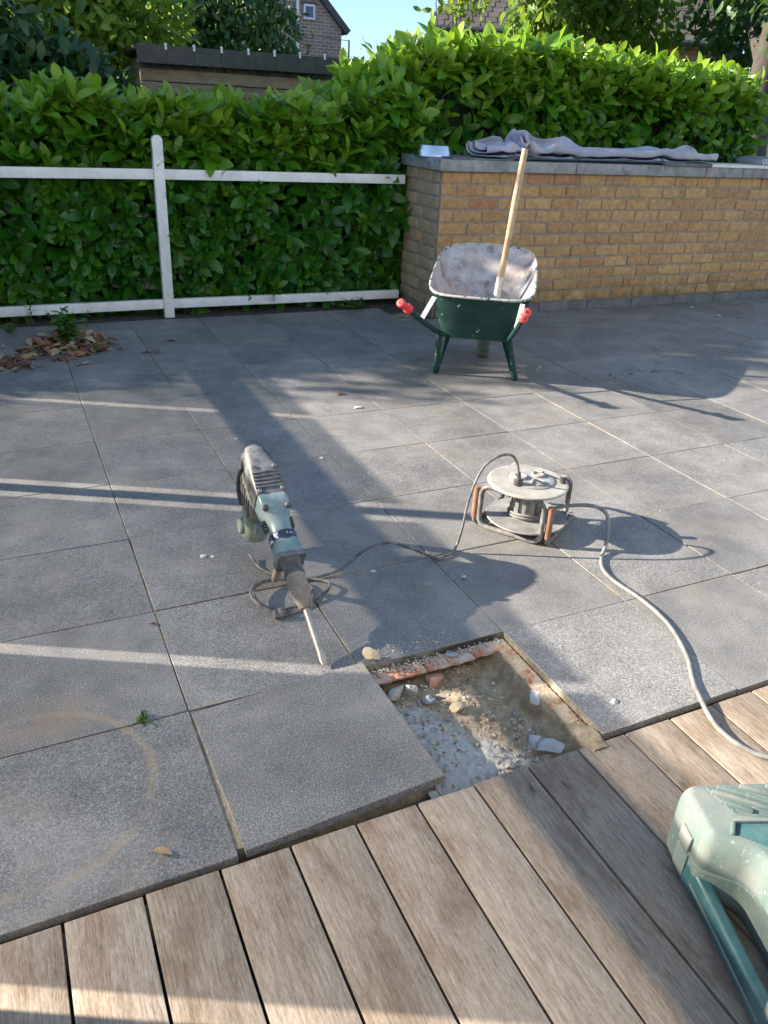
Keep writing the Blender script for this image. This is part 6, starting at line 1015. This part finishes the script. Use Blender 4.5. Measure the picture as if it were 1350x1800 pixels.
    [1829,90,12,-2,13,29,1,21,-1,9,19,-14,5,22,-8,-1,22,-5,9,19,17,-4,21,-5,-2,20,-13,-5,23,2,-3,25,0,1,25,1,2,26,1,3,24,-4,1,23,6,0,-20,45,2,-19,-23,0,-24,1,2,-24,-4,5,-24,-4,3,-23,3,-2,-22,6,-6,-21,5,-4,-20,7,2,-21,3,-1,-21,6,-4,-22,1,-3,-23,2,-4,-21,-12,-2,-5,65,0,21,-5,4,14,-24,2,21,-2,1,21,-1,3,21,-12,3,23,5,8,21,-16,0,21,-4,-5,21,6,-8,21,-7,-8,23,4,-6,21,18,-3,23,13,-2,23,-2,0,37,15],
    [1868,75,16,0,23,0,-2,25,5,-1,23,7,1,22,-11,5,22,10,4,21,-15,2,21,-1,2,21,8,1,21,-4,-1,22,0,-1,24,-2,1,24,4,4,24,-5,5,23,6,6,-21,50,6,-18,-22,4,-22,-12,4,-24,1,5,-24,3,0,-22,3,-5,-22,-1,-7,-21,0,-6,-19,4,-2,-21,-3,-5,-22,-1,-3,-23,8,-2,-23,-1,-1,-22,6,0,-1,64,-2,20,-14,-3,16,-20,-1,21,-2,-3,21,-6,-4,20,-10,2,24,-1,10,22,12,-3,24,-2,0,19,-18,-4,22,10,-2,23,-1,2,22,11,2,18,20,-2,21,-10,-4,35,25],
    [1912,72,14,5,23,4,2,25,-5,-1,25,-1,1,24,1,-1,23,1,0,21,10,2,22,0,6,21,0,5,21,-1,1,22,-3,-2,21,-5,-2,23,1,-1,22,-4,2,23,3,7,-20,55,6,-22,-12,6,-18,-24,4,-24,2,0,-23,-1,-1,-23,0,-4,-22,1,-8,-21,-1,-6,-20,-1,-3,-21,-1,-5,-20,-1,-4,-22,0,-1,-21,7,1,-22,4,0,-2,58,-4,19,-17,-5,20,-15,-3,22,-8,-1,22,7,3,24,1,4,24,-2,2,24,-3,0,21,8,-2,20,-10,0,19,-3,-1,20,1,-2,18,15,-2,18,21,0,21,-9,1,34,30],
    [1952,71,13,3,23,0,4,24,0,5,25,0,3,23,0,0,23,0,0,22,5,1,23,-2,3,22,-3,4,22,0,3,21,-1,-1,22,0,-2,21,2,-2,21,6,1,22,1,6,-21,50,6,-20,-13,4,-18,-24,0,-24,-2,-1,-23,0,0,-23,1,-2,-23,1,-3,-20,11,-3,-21,-3,-2,-20,-6,-4,-19,-3,-5,-20,1,-6,-19,1,-2,-20,3,0,-1,55,-1,22,-11,-2,18,-22,-1,24,-4,0,24,3,3,24,8,3,25,-1,1,22,-4,-1,21,-2,0,18,-4,-1,17,-2,-1,17,8,-4,15,18,-2,19,17,3,23,-3,4,36,16],
    [2006,72,16,-1,23,-4,1,23,1,3,24,0,3,23,0,4,23,-1,4,23,0,5,23,1,4,21,4,2,22,-5,1,21,0,0,21,1,-2,21,0,-4,22,3,-1,22,0,3,-18,49,6,-22,-9,5,-19,-23,3,-24,-1,0,-24,0,-1,-23,8,-4,-21,-7,-3,-20,2,-1,-20,-2,2,-20,-1,2,-19,0,-4,-18,2,-6,-19,1,-7,-19,-2,-8,0,55,-6,20,-22,-3,22,-12,-1,24,1,-1,25,4,1,25,6,2,24,-3,2,22,-5,2,20,-5,2,18,-1,1,18,1,0,15,17,0,16,21,1,21,10,2,14,-30,3,35,35],
    [2060,76,15,2,22,0,0,22,-1,-2,22,-2,0,24,1,3,23,-1,5,23,0,8,23,0,8,21,0,6,20,1,1,20,0,-3,21,0,-2,21,1,-4,22,0,0,22,1,4,-21,56,7,-17,-26,6,-22,-11,1,-24,-2,-4,-23,0,-5,-23,0,-3,-20,0,-3,-19,0,-3,-19,0,0,-19,0,3,-19,0,1,-19,1,-4,-18,7,-9,-19,-2,-10,1,51,-6,18,-25,-4,23,-10,-1,25,-1,0,25,-1,2,25,1,2,24,4,4,23,2,4,20,-2,2,19,-3,-1,19,3,-3,17,16,0,15,24,1,21,-6,1,8,-32,-1,34,34],
    [2113,78,16,4,21,-4,1,22,1,-1,23,0,-1,23,-1,-1,23,0,1,22,0,6,22,0,9,20,0,10,21,0,7,19,1,2,20,2,1,22,-2,-2,22,2,1,23,6,5,-24,55,6,-13,-29,1,-21,-12,-6,-23,0,-11,-23,-3,-9,-21,0,-4,-21,0,-3,-19,4,-4,-19,1,-2,-20,-2,3,-19,-2,2,-20,3,-3,-19,-2,-8,-20,-1,-9,-1,57,-2,22,-16,-1,22,-18,-2,25,-4,-2,24,0,-1,26,0,1,24,0,6,22,0,6,21,0,3,21,1,-2,19,8,-2,15,23,1,18,17,3,19,-14,0,10,-27,0,36,31],
    [2170,81,17,-1,21,-2,0,21,-2,1,21,0,2,22,0,1,23,-1,1,23,0,3,22,1,7,23,0,8,21,7,8,20,-8,5,20,0,4,22,3,2,21,5,0,19,17,-1,-21,45,-1,-15,-22,-3,-16,-23,-5,-22,0,-6,-22,3,-8,-21,4,-8,-21,-9,-7,-21,-3,-4,-21,6,0,-21,1,3,-21,-1,-2,-20,-2,-5,-19,0,-8,-18,1,-7,0,59,2,22,-25,3,26,2,0,24,-3,-4,24,-3,-4,21,-13,3,23,6,9,21,-3,7,21,0,3,22,3,-2,21,9,-1,15,26,2,20,8,0,13,-25,-3,13,-21,-1,36,35],
    [2223,84,25,1,19,-13,3,20,5,5,21,-1,4,23,-3,-2,24,-1,-6,24,1,-6,23,7,2,22,2,5,22,1,5,20,-11,4,22,2,8,18,14,9,21,-2,5,19,18,2,-21,37,-5,-8,-29,-9,-21,-1,-10,-20,-8,-5,-22,-1,-3,-21,2,-6,-21,-2,-6,-21,-4,-6,-22,-6,0,-21,0,1,-21,0,-1,-20,3,-4,-19,6,-4,-17,-4,-4,2,60,4,23,-22,5,24,-18,3,24,-5,1,23,0,1,20,7,3,21,5,3,19,2,-1,20,6,-2,20,1,-1,22,-2,3,15,25,4,20,9,1,18,-17,-3,10,-27,-3,31,40],
    [2268,79,21,1,21,-8,4,20,-1,7,22,5,5,23,-4,0,24,5,-6,23,-5,-7,23,7,-3,23,-7,1,22,1,4,21,-2,7,21,5,7,22,-4,6,18,12,1,21,2,0,-13,49,-2,-19,-14,-5,-20,-12,-7,-19,-15,-2,-19,-2,1,-20,2,-2,-20,7,-5,-21,0,-6,-21,-1,-6,-22,-6,-3,-21,-2,-1,-21,4,4,-19,-2,4,-18,-3,1,-1,59,3,23,-22,4,24,-13,2,25,1,0,22,5,0,20,4,2,20,0,0,19,0,-3,17,-7,1,19,1,4,16,15,3,19,10,-1,19,13,-5,22,3,-3,18,-25,-3,17,48],
    [2309,71,19,1,23,-7,4,22,0,5,23,3,5,22,-2,4,22,0,1,23,-1,-3,23,3,-4,24,-2,-4,23,-1,-2,22,0,3,22,0,5,22,2,3,21,1,2,21,0,0,-9,50,-2,-18,-14,-5,-20,-10,-4,-19,-7,-2,-21,-2,3,-20,0,2,-21,1,0,-23,3,-3,-22,-3,-4,-23,0,-2,-22,0,1,-21,3,5,-19,-3,4,-18,-1,1,-3,53,3,23,-17,3,24,-12,1,23,-3,-2,21,-1,-2,20,2,1,19,4,1,19,-4,3,19,-2,5,19,0,3,20,3,-3,20,7,-8,17,21,-10,20,15,-6,20,-16,-14,2,56],
    [2363,66,14,3,23,0,1,23,0,2,24,0,3,23,-2,4,23,0,0,23,0,-6,23,0,-7,24,0,-2,23,0,2,23,0,2,22,0,2,21,0,4,21,1,5,22,2,1,-11,53,-2,-17,-17,-4,-16,-19,-4,-20,0,-2,-20,0,1,-22,0,1,-23,0,0,-23,0,1,-24,0,1,-22,0,4,-22,0,3,-20,2,3,-18,8,0,-18,-2,0,-1,54,4,22,-14,5,20,-19,3,20,-9,0,19,0,-3,17,2,-2,19,1,-2,19,-2,0,21,-1,2,22,0,1,22,0,-3,22,1,-10,12,27,-10,22,1,-8,20,8,-23,-14,50],
    [2408,64,14,3,23,0,2,23,0,0,23,4,1,23,-6,1,23,0,-2,23,0,-4,24,0,-5,24,-1,2,22,0,4,22,1,4,21,0,1,21,1,4,19,1,6,20,8,2,-16,55,-2,-18,-15,0,-5,-28,-3,-19,-2,-1,-19,-1,1,-20,-1,0,-21,-2,1,-23,1,1,-23,0,5,-22,1,6,-22,1,3,-20,0,2,-20,-2,0,-18,13,-4,-3,56,-2,19,-18,0,17,-18,3,18,-9,3,18,-3,0,18,-2,-3,19,-1,-2,19,0,-1,21,0,1,23,1,-1,23,2,-4,23,2,-9,10,32,-8,21,12,-13,12,23,-30,-29,-6],
]
cq = np.cumsum(np.array(CLOTH).reshape(56, 45, 3), axis=1) * 0.001
b = MB(); b.add(cq.reshape(-1, 3).tolist(), [(i * 45 + j, i * 45 + 45 + j, i * 45 + 46 + j, i * 45 + j + 1) for i in range(55) for j in range(44)])
o = b.build('grey_cloth', M_cloth, loc=(3.08, 4.272, 1.1765), ang=120); md = o.modifiers.new('smooth', 'SUBSURF'); md.levels = 1; md.render_levels = 2
md = o.modifiers.new('thickness', 'SOLIDIFY'); md.thickness = 0.002; tag(o, 'crumpled lilac grey cloth heaped along the top of the wall', 'cloth')
bag = thing('folded_bag', 'small dark grey folded bag with white letters at the right end of the wall', 'bag', (6.22, 4.55, 1.184))
b = MB(); b.loft([[Vector((x, y, z)) for x, y in rrect(w, h, r, 5, 0, 0)] for w, h, r, z in ((.40, .26, .08, 0), (.42, .28, .09, .03), (.36, .24, .09, .055), (.2, .14, .06, .066))]); b.build('cover', M_bagf, bag, ang=70)
fc = bpy.data.curves.new('lettering', 'FONT'); fc.body = 'US'; fc.size = 0.06; fc.extrude = 0.001; fc.align_x = 'CENTER'
fo = bpy.data.objects.new('lettering', fc); me = None; COL.objects.link(fo); bpy.context.view_layer.update()
me = bpy.data.meshes.new_from_object(fo.evaluated_get(bpy.context.evaluated_depsgraph_get())); bpy.data.objects.remove(fo); me.materials.clear(); me.materials.append(M_pvc)
fo = bpy.data.objects.new('lettering', me); link(fo, bag); fo.location = (-0.08, -0.143, 0.008); fo.rotation_euler = (R_(78), 0, 0)

# ------------------------------------------------------------ dry leaves, weeds, chips
DL = leaf_variants(M_dry, 12, 0.0, 1.0)
def dry(parent, base, x, y, z, s):
    q = bpy.data.objects.new('leaf', rnd.choice(DL)); link(q, parent); q.location = (x - base[0], y - base[1], z); q.scale = (s, s, s)
    q.rotation_euler = (rnd.gauss(0, .45), rnd.gauss(0, .5), rnd.uniform(0, 6.28))
def pile(name, label, c, n, sx, sy, hmax, extra=()):
    p = thing(name, label, 'leaf pile', (c[0], c[1], 0))
    for k in range(n):
        a = rnd.uniform(0, 6.28); q = math.sqrt(rnd.random()); x = sx * q * math.cos(a); y = sy * q * math.sin(a) + 0.25 * x; dry(p, (0, 0), x, y, 0.006 + hmax * max(0, 1 - q) * rnd.random() + .012 * rnd.random(), rnd.uniform(.05, .095))
    for x, y in extra: dry(p, c, x, y, 0.008, rnd.uniform(.05, .08))
    return p
pile('leaf_pile', 'big heap of brown dry leaves with a weed growing in it, by the fence', (0.055, 4.20), 260, .25, .33, .04, [(rnd.gauss(.1, .3), rnd.gauss(4.1, .3)) for _ in range(26)])
pile('leaf_pile', 'small heap of dry leaves at the left edge of the terrace', (-0.31, 3.86), 46, .12, .17, .03, [(-.2, 4.03), (-.24, 3.98), (-.28, 4.2), (-.35, 4.25)])
def weed(name, label, x, y, n, h, spread, seed, size=0.06, stem=False):
    t = thing(name, label, 'weed', (x, y, 0)); r = np.random.default_rng(seed); D, N, P, S, T = [], [], [], [], []; b = MB()
    for k in range(n):
        a = r.uniform(0, 6.28); e = np.array([math.cos(a) * spread * r.random(), math.sin(a) * spread * r.random(), h * r.uniform(.4, 1)]); b.tube([(0, 0, 0), tuple(e * [.4, .4, .6]), tuple(e)], [.002, .0016, .001], 4)
        for q in range(6 if stem else 4):
            f = .35 + .65 * q / 4; an = r.uniform(0, 6.28); D.append([math.cos(an), math.sin(an), r.uniform(.0, .8)]); N.append([0, 0, 1] + r.normal(0, .3, 3)); P.append(e * min(1, f)); S.append(size * r.uniform(.5, 1.1)); T.append(r.random())
    b.build('stems', M_stem_and_core, t); leaf_cloud('leaves', M_weed, leaf_base(W=.3, rows=3), np.array(D), np.array(N), np.array(P), np.array(S), np.array(T), t, None)
weed('weed', 'bushy green weed growing out of the big leaf heap', 0.045, 4.24, 42, .24, .12, 1, .085)
weed('weed', 'small weed tuft at the right foot of the big leaf heap', 0.20, 4.05, 9, .06, .06, 2, .04)
weed('weed', 'thin upright weed near the fence left of the leaf heap', -0.145, 4.70, 4, .22, .05, 3, .05, True)
weed('weed', 'thin single stem weed near the fence right of the leaf heap', 0.213, 4.66, 1, .22, .02, 4, .05, True)
weed('weed', 'low pale weed by the fence at the left edge of the photo', -0.30, 4.62, 10, .08, .10, 5, .05)
weed('weed', 'leafy green weed under the lower fence rail near the brick wall', 2.29, 4.74, 12, .10, .14, 6, .07)
weed('weed', 'tiny green weed in the tile joint beside the pot ring', -0.122, 0.506, 14, .018, .03, 7, .016)
def flat_leaf(label, x, y, s, rz, t=6):
    q = bpy.data.objects.new('dry_leaf', DL[t]); link(q); q.location = (x, y, .006); q.scale = (s, s, s); q.rotation_euler = (.1, .15, rz); tag(q, label, 'leaf')
flat_leaf('curled tan dry leaf on the tile by the deck edge', -0.135, 0.055, .045, 0.9, 9)
flat_leaf('dark dry leaf on the tiles left of the white chip', 1.399, 2.809, .07, 1.7, 0)
flat_leaf('tiny dark leaf on a tile left of the power cord coil', -0.01, 0.915, .03, 0.4, 0)
for k, (x, y, s, lb) in enumerate(((1.377, 2.566, .055, 'largest white chip, alone on the shaded tiles before the wheelbarrow'), (0.633, 2.327, .028, 'white chip on the tile behind the hammer'), (0.226, 1.284, .030, 'left one of two white chips beside the hammer motor'), (0.256, 1.270, .022, 'right one of two white chips beside the hammer motor'),
                                   (0.76, 0.975, .026, 'white chip lying below the arch of the power cord'), (1.114, 0.094, .035, 'crumbled white chip between the hole and the reel cable near the deck'), (5.347, 4.134, .06, 'white chip on the tiles at the foot of the brick wall'), (5.361, 3.822, .05, 'small white chip out on the shaded tiles below the wall'), (0.945, 1.983, .03, 'white chip on the tile joint between hammer and reel'))):
    rock('white_chip', lb, 'chip', 40 + k, M_chip, (s, s * .8, s * .3), (x, y, s * .08), k * .7, 'white chips on the terrace')
rock('grey_pebble', 'small grey pebble in the hammer shadow below the cord', 'pebble', 60, M_bluegrit, (.03, .022, .016), (1.043, .826, .006), 0.3)
b = MB(); rg = random.Random(12)
for k in range(26):
    cxx, cyy, s_ = rg.choice(((4.08, 2.36, .16), (3.35, 2.62, .12), (6.05, 4.1, .09), (3.75, 2.62, .2))); x = rg.gauss(cxx, s_); y = rg.gauss(cyy, s_ * .6); a = rg.uniform(0, 6.28); l = rg.uniform(.012, .04)
    b.tube([(x, y, .004), (x + l * .5 * math.cos(a), y + l * .5 * math.sin(a), .008), (x + l * math.cos(a + .4), y + l * math.sin(a + .4), .004)], .0018, 4)
tag(b.build('twig_litter', M_bark), kind='stuff')
